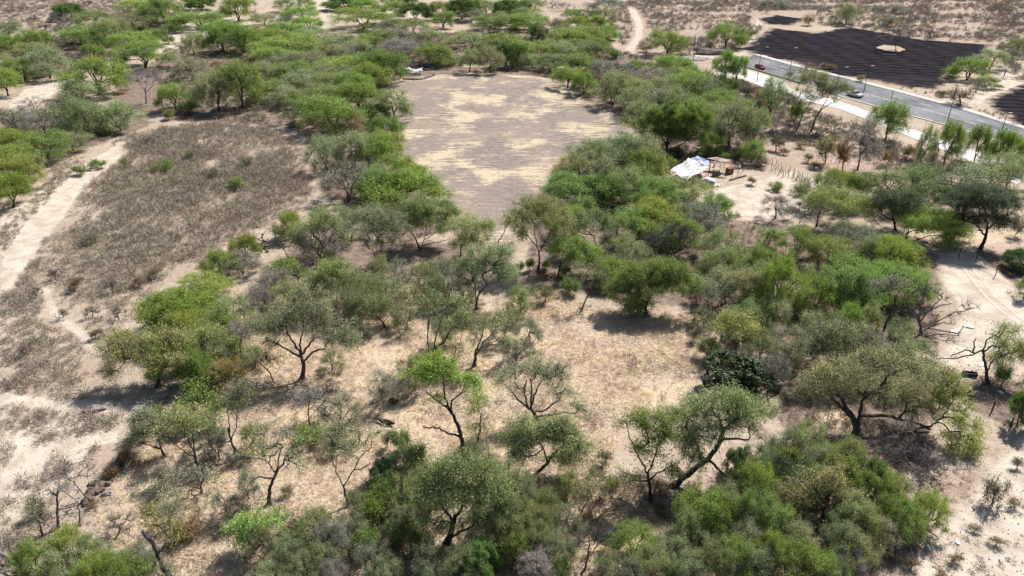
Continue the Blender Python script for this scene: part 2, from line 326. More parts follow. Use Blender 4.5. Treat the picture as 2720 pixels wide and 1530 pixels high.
sheet('dry_field', DRYF, (0.7, 0.35), -0.012, m_dryfield(fa), fa, 0.03, 2.3)
pa_ = wdir((2110, 88), (2350, 117)); PLM = m_plough(pa_)
ISLE = world_poly([(2205, 119), (2228, 113), (2258, 116), (2275, 125), (2262, 131), (2232, 128)])
PLO = world_poly([(1860, 124), (1900, 95), (1935, 68), (2050, 82), (2130, 66), (2230, 82), (2330, 100), (2510, 112), (2495, 138), (2420, 180), (2370, 228), (2290, 222), (2150, 196), (2100, 192), (1985, 156), (1890, 138)])
sheet('ploughed_field', PLO, (1.2, 0.5), 0.0, PLM, pa_, 0.22, 3.8, [ISLE])
sheet('ploughed_field', world_poly([(1905, 46), (1950, 36), (2035, 48), (1995, 66), (1920, 62)]), (1.2, 0.5), 0.0, PLM, pa_, 0.22, 3.8)
sheet('ploughed_field', world_poly([(2470, 250), (2590, 200), (2720, 240), (2720, 340), (2560, 320), (2500, 285)]), (1.2, 0.6), 0.0, PLM, pa_ - 0.3, 0.2, 3.8)
# ---- road, kerbs, paving
def strip(name, A, B, z, m, skirt=None):
    A = [G(*p) for p in A]; B = [G(*p) for p in B]; b = MB()
    for i in range(len(A) - 1):
        q = [A[i], A[i + 1], B[i + 1], B[i]]; b.quad(*[(p[0], p[1], z) for p in q])
        if skirt is not None:
            for p, r in ((A[i], A[i + 1]), (B[i], B[i + 1])): b.quad((p[0], p[1], z), (r[0], r[1], z), (r[0], r[1], skirt), (p[0], p[1], skirt))
    return tag(b.build(name, m), kind='structure')
TOPK = [(2000, 145.5), (2100, 174), (2229, 206), (2367, 241), (2527, 284), (2720, 344), (2950, 425)]
BOTK = [(1965, 172), (2109, 214), (2247, 260), (2380, 297), (2515, 332), (2720, 396), (2900, 455)]
strip('road', TOPK, BOTK, 0.012, ROADM)
def offs(pts, metres):                                  # the same line moved sideways on the ground
    P = np.array([G(*p)[:2] for p in pts]); out = []
    for i in range(len(P)):
        d = P[min(i + 1, len(P) - 1)] - P[max(i - 1, 0)]; d /= np.hypot(*d); out.append(P[i] + np.array([-d[1], d[0]]) * metres)
    return np.array(out)
def ribbon(name, pts, o0, o1, z0, z1, m, structure=True):
    a, b_ = offs(pts, o0), offs(pts, o1); b = MB()
    for i in range(len(a) - 1):
        p = [(*a[i], z1), (*a[i + 1], z1), (*b_[i + 1], z1), (*b_[i], z1)]; b.quad(*p)
        b.quad((*a[i], z0), (*a[i + 1], z0), (*a[i + 1], z1), (*a[i], z1)); b.quad((*b_[i], z0), (*b_[i + 1], z0), (*b_[i + 1], z1), (*b_[i], z1))
    for i in (0, -1): b.quad((*a[i], z0), (*b_[i], z0), (*b_[i], z1), (*a[i], z1))
    o = b.build(name, m); return tag(o, kind='structure') if structure else o
ribbon('kerb', TOPK, 0.05, 0.55, -0.02, 0.16, KERB); ribbon('pavement', TOPK, 1.0, 2.7, -0.02, 0.12, KERB); ribbon('gutter', TOPK, 0.56, 0.99, -0.02, 0.035, WALLM)
ribbon('kerb', BOTK, -0.6, -0.05, -0.02, 0.18, KERB)
wl = ribbon('retaining_wall', BOTK[:2] + [(2127, 220)], -1.2, -0.62, -0.05, 0.42, WALLM, False)
tag(wl, 'low grey retaining wall under the near kerb, below the red car', 'wall')
WALK_T = [(1940, 178), (1993, 189), (2082, 215), (2100, 236), (2173, 252), (2248, 275.5), (2311, 298), (2400, 338), (2450, 352), (2505, 372), (2582, 398), (2650, 424), (2760, 470)]
WALK_B = [(1905, 195), (1960, 207), (2031, 232), (2080, 250), (2159, 273), (2217, 285), (2279, 308), (2360, 340), (2420, 365), (2470, 386), (2544, 413), (2600, 440), (2700, 490)]
strip('sidewalk', WALK_T, WALK_B, 0.05, CONC, -0.02)
def dashes(line0, line1, f, on, off, wid, t0=0.0, t1=1.0):
    A = np.array([G(*p)[:2] for p in line0]); B = np.array([G(*p)[:2] for p in line1]); n = 200
    def samp(P): q = np.linspace(0, 1, n); s = np.concatenate([[0], np.cumsum(np.hypot(*np.diff(P, axis=0).T))]); return np.column_stack([np.interp(q * s[-1], s, P[:, k]) for k in (0, 1)])
    M = samp(A) * (1 - f) + samp(B) * f; s = np.concatenate([[0], np.cumsum(np.hypot(*np.diff(M, axis=0).T))]); b = MB(); x = t0 * s[-1]
    while x + on < t1 * s[-1]:
        p, q = [np.array([np.interp(v, s, M[:, k]) for k in (0, 1)]) for v in (x, x + on)]; d = (q - p) / np.hypot(*(q - p)); nrm = np.array([-d[1], d[0]]) * wid / 2
        b.quad((*(p - nrm), 0.017), (*(q - nrm), 0.017), (*(q + nrm), 0.017), (*(p + nrm), 0.017)); x += on + off
    return b
tag(dashes(TOPK, BOTK, 0.52, 4.0, 0.7, 0.32).build('lane_marking', PAINT), kind='structure')
tag(dashes(TOPK, BOTK, 0.25, 4.0, 6.0, 0.3, 0.06, 0.95).build('lane_marking', PAINT), kind='structure')
# the two-rut track at the right
RUT = plain('packed_sand', (0.56, 0.48, 0.40), 0.95, 0.15, 0.8)
# ---------------------------------------------------------------- trees
def tubes(P0, P1, R0, R1, D0, D1, k):
    n = len(P0)
    if n == 0: return np.zeros((0, 3)), np.zeros((0, 4), int)
    def ring(P, Rr, Dr):
        Dn = Dr / (np.linalg.norm(Dr, axis=1, keepdims=True) + 1e-9)
        a = np.cross(Dn, np.array([0.31, 0.9, 0.21])); a /= np.linalg.norm(a, axis=1, keepdims=True) + 1e-9; b = np.cross(Dn, a)
        t = np.arange(k) * 2 * np.pi / k
        return P[:, None] + Rr[:, None, None] * (a[:, None] * np.cos(t)[None, :, None] + b[:, None] * np.sin(t)[None, :, None])
    V = np.stack([ring(P0, R0, D0), ring(P1, R1, D1)], 1).reshape(-1, 3)
    base = (np.arange(n) * 2 * k)[:, None]; j = np.arange(k)[None]; j2 = (j + 1) % k
    return V, np.stack([base + j, base + j2, base + k + j2, base + k + j], -1).reshape(-1, 4)
def nrm(a): return a / (np.linalg.norm(a, axis=-1, keepdims=True) + 1e-9)
class Tree:
    def __init__(s, seed): s.r = np.random.RandomState(seed); s.P = []; s.par = []; s.main = []; s.fix = []
    def node(s, p, par, main, fix=0.0): s.P.append(np.array(p, float)); s.par.append(par); s.main.append(main); s.fix.append(fix); return len(s.P) - 1
    def path(s, pts, start=None, rad=None, wob=0.05):
        pts = [np.array(p, float) for p in pts]
        if start is None: cur = s.node(pts[0], -1, True, rad or 0)
        else: cur = start; pts = [s.P[start]] + pts
        first = start is None; L = sum(np.linalg.norm(b - a) for a, b in zip(pts, pts[1:])) + 1e-6; done = 0
        for a, b in zip(pts, pts[1:]):
            d = np.linalg.norm(b - a); m = max(1, int(d / 0.35))
            for i in range(1, m + 1):
                q = a + (b - a) * i / m; q = q + s.r.normal(0, wob, 3) * (1 if i < m else 0.5)
                done += d / m; cur = s.node(q, cur, first or i > 1 or a is not pts[0], (rad * (1 - 0.45 * done / L)) if rad else 0)
        return cur
    def near(s, p): return int(np.argmin(np.linalg.norm(np.array(s.P) - p, axis=1)))
    def reach(s, clumps, zbias=0.7, from_node=1):
        c = np.array(clumps); A = np.array(s.P); dmin = np.array([np.linalg.norm(A[from_node:] - q, axis=1).min() for q in c])
        for i in np.argsort(dmin):
            q = c[i]; A = np.array(s.P); d = A - q; cost = np.linalg.norm(d, axis=1) + zbias * np.maximum(0, A[:, 2] - q[2] + 0.2); cost[:from_node] = 1e6
            j = int(np.argmin(cost)); p = A[j]; dist = np.linalg.norm(q - p)
            if dist < 0.15: continue
            pd = nrm(p - A[s.par[j]]) if s.par[j] >= 0 else np.array([0, 0, 1.0]); m = max(1, int(dist / 0.5)); ctrl = p + (pd * 0.5 + np.array([0, 0, 0.25])) * dist * 0.5; cur = j
            for t in np.arange(1, m + 1) / m:
                x = (1 - t) ** 2 * p + 2 * t * (1 - t) * ctrl + t * t * q
                cur = s.node(x + (s.r.normal(0, 0.07, 3) if t < 1 else 0), cur, cur != j)
    def finish(s, clumps, centre, twigs=8, tlen=(0.5, 1.1), per=16, leaf=(0.26, 0.06), droop=0.5, trunk_r=0.2, tip=0.0125, twig_r=0.009, up=0.25, outw=0.8, spread=0.10, leafy=1.0):
        r = s.r; P = np.array(s.P); par = np.array(s.par); n = len(P); rad = np.full(n, tip); acc = np.zeros(n); ex = 2.25
        for i in range(n - 1, -1, -1):
            v = max(acc[i], tip ** ex); rad[i] = v ** (1 / ex)
            if par[i] >= 0: acc[par[i]] += v
        rad *= min(3.0, trunk_r / rad[0]) if rad[0] > 0 else 1; rad = np.maximum(rad, tip)
        fx = np.array(s.fix); rad = np.where(fx > 0, fx, rad)
        e = np.where(par >= 0)[0]; p0 = P[par[e]]; p1 = P[e]; dd = nrm(p1 - p0); nd = np.zeros_like(P); nd[e] += dd
        ch = np.array(s.main)[e]; np.add.at(nd, par[e][ch], dd[ch]); nd[np.linalg.norm(nd, axis=1) < 1e-6] = (0, 0, 1)
        r0 = np.where(ch, rad[par[e]], np.minimum(rad[par[e]], rad[e] * 1.25)); d0 = np.where(ch[:, None], nd[par[e]], dd)
        # root flare
        flare = 1 + 0.55 * np.clip(1 - p0[:, 2] / 0.5, 0, 1); r0 = np.where(p0[:, 2] < 0.5, r0 * flare, r0)
        big = np.maximum(r0, rad[e]) > 0.05; Vs, Fs, o = [], [], 0
        for sel, k in ((big, 7), (~big, 4)):
            V, F = tubes(p0[sel], p1[sel], r0[sel], rad[e][sel], d0[sel], nd[e][sel], k); Vs.append(V); Fs.append(F + o); o += len(V)
        c = np.array(clumps); m = len(c) * twigs
        b = np.repeat(c, twigs, 0); od = nrm(b - centre); d = nrm(r.normal(0, 1, (m, 3)) + od * outw + np.array([0, 0, up])); ln = r.uniform(*tlen, m)[:, None]
        q1 = b + d * ln * 0.5; d2 = nrm(d + r.normal(0, 0.25, (m, 3)) - np.array([0, 0, 1.0]) * droop * r.uniform(0.3, 1, (m, 1))); q2 = q1 + d2 * ln * 0.5
        for a_, b_, dr, ra, rb in ((b, q1, d, 1.3, 1.0), (q1, q2, d2, 1.0, 0.5)):
            V, F = tubes(a_, b_, np.full(m, twig_r * ra), np.full(m, twig_r * rb), dr, dr, 3); Vs.append(V); Fs.append(F + o); o += len(V)
        wood = np.concatenate(Vs), np.concatenate(Fs)
        if per <= 0: return wood, None
        tw = np.where(np.repeat(r.rand(len(c)) < leafy, twigs) & (r.rand(m) < 0.5 + 0.5 * leafy))[0]; i = np.repeat(tw, per); N = len(i); t = r.uniform(0.12, 1, N)[:, None]
        pos = np.where(t < 0.5, b[i] + (q1 - b)[i] * (t * 2), q1[i] + (q2 - q1)[i] * (t * 2 - 1)) + r.normal(0, spread, (N, 3))
        ld = nrm(np.where(t < 0.5, d[i], d2[i]) + r.normal(0, 0.75, (N, 3)) - np.array([0, 0, 0.25 * droop])); L = (leaf[0] * r.uniform(0.6, 1.3, N))[:, None]
        sd = nrm(np.cross(ld, r.normal(0, 1, (N, 3)) + np.array([0, 0, 0.8]))) * (leaf[1] * r.uniform(0.7, 1.3, N))[:, None]
        V = np.stack([pos, pos + ld * L * 0.45 + sd, pos + ld * L, pos + ld * L * 0.45 - sd], 1).reshape(-1, 3)
        return wood, (V, np.arange(N * 4).reshape(N, 4))
def gaps(cl, r, wl=3.2, cut=0.28):                      # open irregular holes in a crown
    f = np.zeros(len(cl))
    for _ in range(5): k = r.normal(0, 1, 3); k *= 6.28 / (wl * r.uniform(0.6, 1.5)) / np.linalg.norm(k); f += np.sin(cl @ k + r.uniform(0, 6.28))
    return cl[f >= np.quantile(f, cut)]
def blob_clumps(r, c, rx, ry, rz, n, shell=0.75):       # points in an ellipsoid, mostly in its upper shell
    d = r.normal(0, 1, (n, 3)); d[:, 2] = np.abs(d[:, 2]) * 1.0 - 0.35 * (r.rand(n) < 0.5); d = nrm(d)
    k = np.where(r.rand(n) < shell, r.uniform(0.75, 1.0, n), r.uniform(0.15, 0.8, n))[:, None]
    return np.array(c) + d * k * np.array([rx, ry, rz])
STYLE = {  # clumps per m2, twigs, twig length, leaves per twig, leaf size, droop, up
 'G': dict(dens=1.15, twigs=9, tlen=(0.6, 1.5), per=20, leaf=(0.27, 0.036), droop=0.6, up=0.3, sub=(8, 11)),
 'M': dict(dens=0.95, twigs=9, tlen=(0.7, 1.8), per=22, leaf=(0.25, 0.034), droop=0.85, up=0.2, sub=(8, 11)),
 'S': dict(dens=0.80, twigs=10, tlen=(0.8, 2.0), per=20, leaf=(0.23, 0.030), droop=0.8, up=0.2, sub=(7, 10)),
 'D': dict(dens=0.85, twigs=12, tlen=(0.5, 1.5), per=0, leaf=(0.2, 0.04), droop=0.1, up=0.3, sub=(6, 9)),
 'K': dict(dens=1.3, twigs=9, tlen=(0.5, 1.1), per=22, leaf=(0.27, 0.055), droop=0.4, up=0.3, sub=(8, 11)),
}
def crown_params(k): 
    s = STYLE[k]; return dict(twigs=s['twigs'], tlen=s['tlen'], per=s['per'], leaf=s['leaf'], droop=s['droop'], up=s['up'], twig_r=0.013 if k in 'DS' else 0.010, spread=0.22, leafy={'G': 0.95, 'M': 0.86, 'S': 0.72}.get(k, 1.0))
def proto_tree(kind, seed, W=9.0, H=6.2):
    t = Tree(seed); r = t.r; s = STYLE[kind]; a = W / 2; ns = r.randint(*s['sub'])
    nst = r.choice([1, 2, 3], p=[0.45, 0.35, 0.2]); lean = r.normal(0, 0.35, 2); fork = r.uniform(0.8, 1.5)
    root = t.path([(0, 0, -0.15), (lean[0] * .5, lean[1] * .5, fork * .5), (lean[0], lean[1], fork)], rad=None, wob=0.05)
    ang = r.uniform(0, 6.28); centres = []
    for i in range(ns):
        th = ang + i * 2.4 + r.normal(0, 0.3); rr = a * 0.72 * math.sqrt((i + 0.3) / ns) * r.uniform(0.82, 1.15); q = a * r.uniform(0.30, 0.44); rz = H * r.uniform(0.18, 0.29)
        zt = H * (1 - r.uniform(0.28, 0.5) * (rr / a) ** 2) - abs(r.normal(0, 0.05 * H)); centres.append((rr * math.cos(th), rr * math.sin(th), zt - rz, q, rz))
    cl = []
    for (x, y, z, q, rz) in centres: cl.append(blob_clumps(r, (x, y, z), q, q, rz, max(6, int(s['dens'] * math.pi * q * q))))
    for i in range(r.randint(8, 14)):                    # low hanging skirts
        th = r.uniform(0, 6.28); rr = a * r.uniform(0.55, 0.88); q = a * r.uniform(0.18, 0.28); cl.append(blob_clumps(r, (rr * math.cos(th), rr * math.sin(th), H * r.uniform(0.24, 0.48)), q, q, H * 0.14, 5))
    for i, (x, y, z, q, rz) in enumerate(centres[:max(4, nst + 3)]):
        mid = np.array([x * 0.45 + lean[0] * .6 + r.normal(0, .35), y * 0.45 + lean[1] * .6 + r.normal(0, .35), fork + (z - fork) * 0.55]); t.path([mid, (x * .9, y * .9, z)], start=max(1, root - (i % 3)), wob=0.09)
    cl = gaps(np.concatenate(cl), r, 3.0, {'G': 0.2, 'K': 0.12}.get(kind, 0.34)); cl[:, 2] = np.maximum(cl[:, 2], 0.9); t.reach(cl, from_node=2)
    wood, leaf = t.finish(cl, np.array([0, 0, H * 0.5]), trunk_r=r.uniform(0.19, 0.27), **crown_params(kind))
    V = (leaf or wood)[0]; rad = np.percentile(np.hypot(V[:, 0], V[:, 1]), 96); top = np.percentile(V[:, 2], 99.3)
    k = np.array([4.8 / rad, 4.8 / rad, 6.5 / top]); return (wood[0] * k, wood[1]), ((leaf[0] * k, leaf[1]) if leaf else None)
def proto_bush(seed, leafy=True, W=2.7, H=1.9):
    t = Tree(seed); r = t.r; t.path([(0, 0, -0.1), (0, 0, 0.12)], wob=0.01)
    n = 30; cl = gaps(blob_clumps(r, (0, 0, H * 0.42), W * .46, W * .42, H * .55, n, 0.5), r, 1.6, 0.3); cl[:, 2] = np.maximum(cl[:, 2], 0.25); t.reach(cl, 0.2, 0)
    return t.finish(cl, np.array([0, 0, 0.2]), twigs=13, tlen=(0.35, 1.15), per=11 if leafy == 1 else (4 if leafy == 2 else 0), spread=0.16, leaf=(0.2, 0.036), droop=0.1, trunk_r=0.06, tip=0.012, twig_r=0.011, up=0.5)
def mk(nm, wl):
    wood, leaf = wl
    return mesh_np(nm + '_trunk', *wood, BARK, True), (mesh_np(nm + '_crown', *leaf, LEAF) if leaf else None)
PROTO = {k: [mk('tree', proto_tree(k, 100 * ord(k) + i)) for i in range(n)] for k, n in (('G', 10), ('M', 10), ('S', 8), ('D', 5), ('K', 5))}
PROTO['B'] = [mk('bush', proto_bush(900 + i, 0)) for i in range(3)]; PROTO['b'] = [mk('bush', proto_bush(930 + i, 2)) for i in range(3)]
PROTO['g'] = [mk('bush', proto_bush(960 + i, 1)) for i in range(3)]
COL = {'G': (0.37, 0.475, 0.135), 'M': (0.46, 0.50, 0.25), 'S': (0.52, 0.525, 0.33), 'D': (0.3, 0.27, 0.2), 'K': (0.19, 0.28, 0.09), 'B': (0.34, 0.285, 0.22), 'b': (0.38, 0.33, 0.215), 'g': (0.31, 0.39, 0.12)}
WOODC = {'G': (0.085, 0.065, 0.055), 'M': (0.09, 0.072, 0.062), 'S': (0.125, 0.105, 0.095), 'D': (0.30, 0.265, 0.26), 'K': (0.06, 0.047, 0.04), 'B': (0.225, 0.185, 0.165), 'b': (0.19, 0.15, 0.13), 'g': (0.12, 0.095, 0.08)}
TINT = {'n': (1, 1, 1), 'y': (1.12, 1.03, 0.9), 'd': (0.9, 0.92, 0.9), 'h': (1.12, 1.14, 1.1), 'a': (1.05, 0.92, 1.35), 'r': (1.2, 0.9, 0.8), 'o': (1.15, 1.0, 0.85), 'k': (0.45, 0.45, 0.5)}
LOOK = {'G': ('bright green flat-topped tree', 'tree'), 'M': ('grey-green spreading tree', 'tree'), 'S': ('thin see-through grey tree', 'tree'), 'D': ('leafless grey tree', 'tree'), 'K': ('dark green dense tree', 'tree'),
        'B': ('leafless twiggy bush', 'bush'), 'b': ('dry brownish bush', 'bush'), 'g': ('round green bush', 'bush')}
ONAME = {'G': 'umbrella_tree', 'M': 'mesquite_tree', 'S': 'sparse_tree', 'D': 'bare_tree', 'K': 'evergreen_tree', 'B': 'twiggy_bush', 'b': 'dry_bush', 'g': 'green_bush'}
crng = random.Random(11)
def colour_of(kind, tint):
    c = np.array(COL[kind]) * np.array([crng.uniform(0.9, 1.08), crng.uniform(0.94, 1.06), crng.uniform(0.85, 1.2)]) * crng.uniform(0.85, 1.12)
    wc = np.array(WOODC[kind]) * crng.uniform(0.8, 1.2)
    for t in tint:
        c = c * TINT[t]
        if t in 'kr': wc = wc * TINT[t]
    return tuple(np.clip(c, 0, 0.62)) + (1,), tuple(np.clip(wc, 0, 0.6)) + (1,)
BASES = []
def plant(name, kind, loc, me, label, cat, group, sx=1, sz=1, rz=0, tint=''):
    if kind in 'GMSDK': BASES.append((loc[0], loc[1]))
    o = thing(name, label, cat, loc, rz, group); o.scale = (sx, sx, sz)
    lc, wc = colour_of(kind, tint)
    t = link('stems' if kind in 'Bbg' else 'trunk', me[0], o); t.color = wc
    if me[1]: c = link('foliage' if kind in 'Bbg' else 'crown', me[1], o); c.color = lc
    return o
ORD = 'first second third fourth fifth sixth seventh eighth ninth tenth eleventh twelfth thirteenth fourteenth'.split()
def size_up(tile, cx, ty, wz, spec, kind, bx=None):
    """base point on the ground, height and width in metres, from where the top, foot and sides show"""
    x, y = T(tile, cx, ty); bx_ = T(tile, bx if bx is not None else cx, 0)[0]; wpx = wz * ZF; f = 0.45 if kind in 'Bbg' else 0.7
    def hgt(zeq, a, tan):
        A = 0.75 * a * tan; q = 1 - f
        aa, bb, cc = f * f - q * q, -2 * f * zeq, zeq * zeq - A * A
        disc = bb * bb - 4 * aa * cc
        if abs(aa) < 1e-6: h = -cc / bb
        else: h = (-bb - math.sqrt(max(0, disc))) / (2 * aa)
        return max(h, 0.5 * zeq)
    if spec[0] == 'b':
        base = G(bx_, T(tile, 0, float(spec[1:]))[1]); top = on_plane(x, y, base[1]); W = wpx / ppm(top); d = ray(x, y)
        return base, hgt(max(0.8, top[2]), W / 2, -d[2] / d[1]), W
    h = float(spec[1:]); d = ray(x, y); tan = -d[2] / d[1]; zeq = h
    for _ in range(4):
        Y = (CAM_H - zeq) / tan; W = wpx / ppm((0, Y, zeq)); zeq = f * h + math.hypot((1 - f) * h, 0.75 * W / 2 * tan)
    Y = (CAM_H - zeq) / tan; z_ = Y * cp + CAM_H * sp
    return np.array([(bx_ - SRC_W / 2) / FOC * (Y * cp - (h * .7 - CAM_H) * sp), Y, 0.0]), h, W
prng = random.Random(5); NPL = [0]
def block(tile, group, phrase, rows):
    it = []
    for ln in rows.strip().splitlines():
        for ent in ln.split(';'):
            q = ent.split()
            if not q: continue
            bx = None
            if q[-1][0] == 'x': bx = float(q[-1][1:]); q = q[:-1]
            it.append((float(q[0]), float(q[1]), float(q[2]), q[3], q[4][0], q[4][1:], bx))
    it.sort(key=lambda e: e[0])
    for n, (cx, ty, wz, spec, kind, tint, bx) in enumerate(it):
        if kind in 'GMSK' and 'n' not in tint: wz *= 1.12 if tile[0] == '2' else (1.45 if spec[0] == 'h' else 1.25)
        base, h, W = size_up(tile, cx, ty, wz, spec, kind, bx); ps = PROTO[kind]; me = ps[NPL[0] % len(ps)]; NPL[0] += 1
        W0, H0 = (3.3, 2.3) if kind in 'Bbg' else (9.6, 6.5)
        look, cat = LOOK[kind]; only = len(it) == 1
        lab = f"{look} {phrase}" if only else f"{look}, {ORD[n]} from left {phrase}"
        plant(ONAME[kind], kind, base, me, lab, cat, group, W / W0, h / H0 * (1.14 if tile[0] == '0' and kind in 'GMSK' else 1.0), prng.uniform(0, 6.28), tint)
def hero(tile, kind, trunk, blobs, label, limbs=(), rad=0.2, tint='', tilt=0.2, dens=1.0, seed=None, group=None, name=None, cat='tree', depth=0.3, wood=None):
    base = G(*T(tile, *trunk[0])); seed = seed or int(abs(base[0] * 31 + base[1] * 17)) % 9999; t = Tree(seed); r = t.r; loc = np.array([base[0], base[1], 0])
    def at(x, y, dy=0.0, zmin=0.15):
        p = on_plane(*T(tile, x, y), base[1] + dy, tilt)
        while p[2] < zmin and dy > -6: dy -= 0.4; p = on_plane(*T(tile, x, y), base[1] + dy, tilt)
        return p - loc
    pts = [np.array([0, 0, -0.15])] + [at(x, y) for x, y in trunk[1:]]; rad *= 0.82; t.path(pts, rad=rad, wob=0.04)
    for lb in limbs:
        dy = 0.0; st = t.near(at(*lb[0])); sd = r.uniform(-0.6, 0.6)
        q = [at(x, y, sd * (i + 1)) for i, (x, y) in enumerate(lb[1:])]; t.path(q, start=st, rad=rad * 0.46, wob=0.06)
    s = STYLE[kind]; cl = []; dl = -ray(*T(tile, *trunk[0])); tan = dl[2] / -dl[1] if dl[1] else 1; tan = abs(dl[2] / dl[1])
    for bl in blobs:
        cx, cy, wz, hz = bl[:4]; p0 = at(cx, cy); a = 1.36 * wz * ZF / 2 / ppm(p0 + loc); dy = r.uniform(-depth, depth) * a; p = at(cx, cy, dy, 1.0); hh = 1.25 * hz * ZF / 2 / ppm(p + loc)
        ry = min(0.85 * a, hh / max(tan, 0.25) * 0.9); rz = max(0.28 * a, math.sqrt(max(0.0, hh * hh - (ry * tan) ** 2)))
        a = max(0.4, a - 0.45); ry = max(0.4, ry - 0.4)
        cl.append(blob_clumps(r, p, a, ry, rz, max(5, int(s['dens'] * dens * math.pi * a * ry * 1.9)), 0.6))
    cl = np.concatenate(cl)
    if len(blobs) > 2:                                  # thin growth between the main masses
        m = int(len(cl) * 0.3); i, j = r.randint(0, len(cl), (2, m)); f = r.uniform(0.25, 0.75, (m, 1)); ex = cl[i] * f + cl[j] * (1 - f); near = np.linalg.norm(cl[i] - cl[j], axis=1) < 4.5
        cl = np.concatenate([cl, ex[near] + r.normal(0, 0.25, (near.sum(), 3))])
    cl = gaps(cl, r, 2.8, 0.26 if dens < 1.05 else 0.12); cl[:, 2] = np.maximum(cl[:, 2], 0.5); t.reach(cl, 0.6, 2)
    me = mk('tree', t.finish(cl, cl.mean(0) * np.array([1, 1, 0.8]), trunk_r=rad, **crown_params(kind)))
    o = plant(name or ONAME[kind], kind, loc, me, label, cat, group, tint=tint)
    return o
# ---------------------------------------------------------------- every tree (survey sheet; centre, top, width, foot or height, kind)
g = 'trees of the top left thicket'
block('00', g, 'along the very top edge, left corner', """540 40 190 b150 K;660 -5 160 h3 B;760 20 170 h4 D;850 20 170 h4 Dh;900 60 180 h4 D;460 90 200 b235 D;330 170 170 h3 B;250 120 150 h2.5 B;150 40 170 h2.5 B;60 60 160 h2.5 Br""")
block('00', g, 'in the back row, top left corner', """100 165 220 b310 M;290 240 220 b375 G;660 212 340 b345 G;700 85 230 h6 Md;855 160 290 b330 M;1000 108 250 h6 M;1060 8 250 h5.5 G;1250 2 260 b185 G;1155 115 120 b210 D""")
block('00', g, 'around the pale clearing, top left', """1185 228 140 b336 G;1275 265 105 b330 g;1520 -14 200 b76 K;1800 2 240 b160 G;1480 102 330 h6.5 Gd;1455 272 150 b432 M x1470;1690 188 300 b390 G;1840 198 260 b400 G""")
block('00', g, 'in the second row, top left', """50 278 210 h6 G;230 330 240 h5.5 Mh;380 383 290 b592 M;600 380 150 b475 Dr;720 343 150 b455 G;990 258 270 h6 G;1095 333 370 b512 Gd""")
block('00', g, 'left of the dead white tree', """80 425 210 h6 M;190 450 210 b610 G;60 545 220 b722 G;740 462 420 b716 Gd;600 608 290 b772 Mh x612""")
block('00', g, 'right of the dead white tree', """1330 648 260 b832 G;1450 438 260 b600 Ma;1570 565 330 b832 M x1655;1830 500 300 b822 G;1420 755 190 h3.5 g;1270 828 110 b905 g""")
hero('00', 'D', [(1105, 782), (1100, 715), (1092, 670)], [(1090, 590, 210, 150), (1040, 620, 100, 90), (1150, 600, 110, 110)], 'bare white dead tree with forked trunk in the top left clearing', limbs=[[(1098, 690), (1060, 640), (1035, 575)], [(1096, 690), (1110, 610), (1110, 540)], [(1100, 700), (1150, 650), (1170, 610)]], rad=0.3, group=g, tint='h', name='dead_tree')
g = 'trees at the left edge beside the scrub field'
block('00', g, 'in the row facing the scrub field', """560 768 390 b1022 M x585;740 775 290 b1046 M x690;960 785 330 b988 Mh x912;800 925 210 h2.6 g""")
block('00', g, 'behind the row facing the scrub field', """255 728 300 h5 Da;110 825 330 b1000 Ma;320 850 260 h5.5 Sa""")
block('00', g, 'in the clump at the left edge', """80 985 260 h6 Gy;370 1015 310 b1205 G;530 1000 220 h4 M;110 1110 350 b1310 Gy;200 1190 300 b1405 Gy;50 1330 260 h6 Gy""")
g = 'trees along the top edge, middle'
block('01', g, 'along the top edge left of centre', """230 -8 200 b92 M;380 -14 130 b72 G;340 56 270 b152 G;690 -26 280 h6 K;800 4 170 h5 G;930 42 110 b112 M;995 -40 110 b44 M;1120 -44 150 h6 K""")
block('01', g, 'beside the small bare clearing at the top', """690 72 410 b216 Gd x815;1060 16 180 b112 G;1210 36 240 b152 K;1410 22 180 h6 G;1395 98 170 b212 G x1420;1200 146 230 b262 M""")
block('01', g, 'along the top edge right of centre', """1560 -4 210 b150 K;1640 8 220 h6 G;1740 14 190 h6 M;1880 16 170 b152 K;1620 84 200 h5 Sa;1760 124 220 h6 G;1850 96 190 h6 M""")
g = 'trees of the large grove beyond the dry field'
block('01', g, 'at the far side of the large grove', """190 112 250 h4.5 Da;60 106 160 h5 M;385 136 180 h4.5 G;970 180 160 h4 S;1060 142 210 h5.5 M;1480 240 170 b332 Dr;1680 186 190 h5 Da""")
block('01', g, 'in the far row of the large grove', """40 210 240 h6 Gy;225 176 300 h6.5 G;130 232 260 h6 Gy;430 225 290 h6 M;640 272 340 h6 M;920 244 240 h5.5 G;1090 226 310 h6 Sa;1290 232 190 h5.5 M""")
block('01', g, 'in the middle of the large grove', """230 285 400 h6.5 Gy;120 368 250 h6 G;150 406 210 h5 S;330 398 350 b552 M;560 346 260 h6 M;720 326 230 h5.5 S;1050 296 250 h5.5 Sa;1150 326 290 b446 Sa""")
block('01', g, 'behind the wooden fence of the dry field', """1320 346 270 b492 G x1340;1565 384 190 b542 M x1612;1765 366 190 b546 M x1765;1885 336 170 b500 K;1620 248 270 h5.5 M;1850 264 230 h6 G""")
block('01', g, 'in the grove left of the white tarp', """640 448 330 h6.5 G;800 425 280 h6 G;960 398 350 b622 Gd;880 495 270 b672 G;620 498 300 h6 M;450 500 300 h6 M;250 486 260 h6 M;60 478 270 h6 M""")
block('01', g, 'in the near rows of the large grove', """330 560 340 h6 M;560 556 260 h6 Mh;740 556 290 b724 G;780 636 310 b822 Gd;560 650 270 h6 M;420 640 260 h6 M;240 654 270 b794 M;80 618 250 b752 G;330 480 300 h6 G""")
g = 'trees between the scrub field and the dry field'
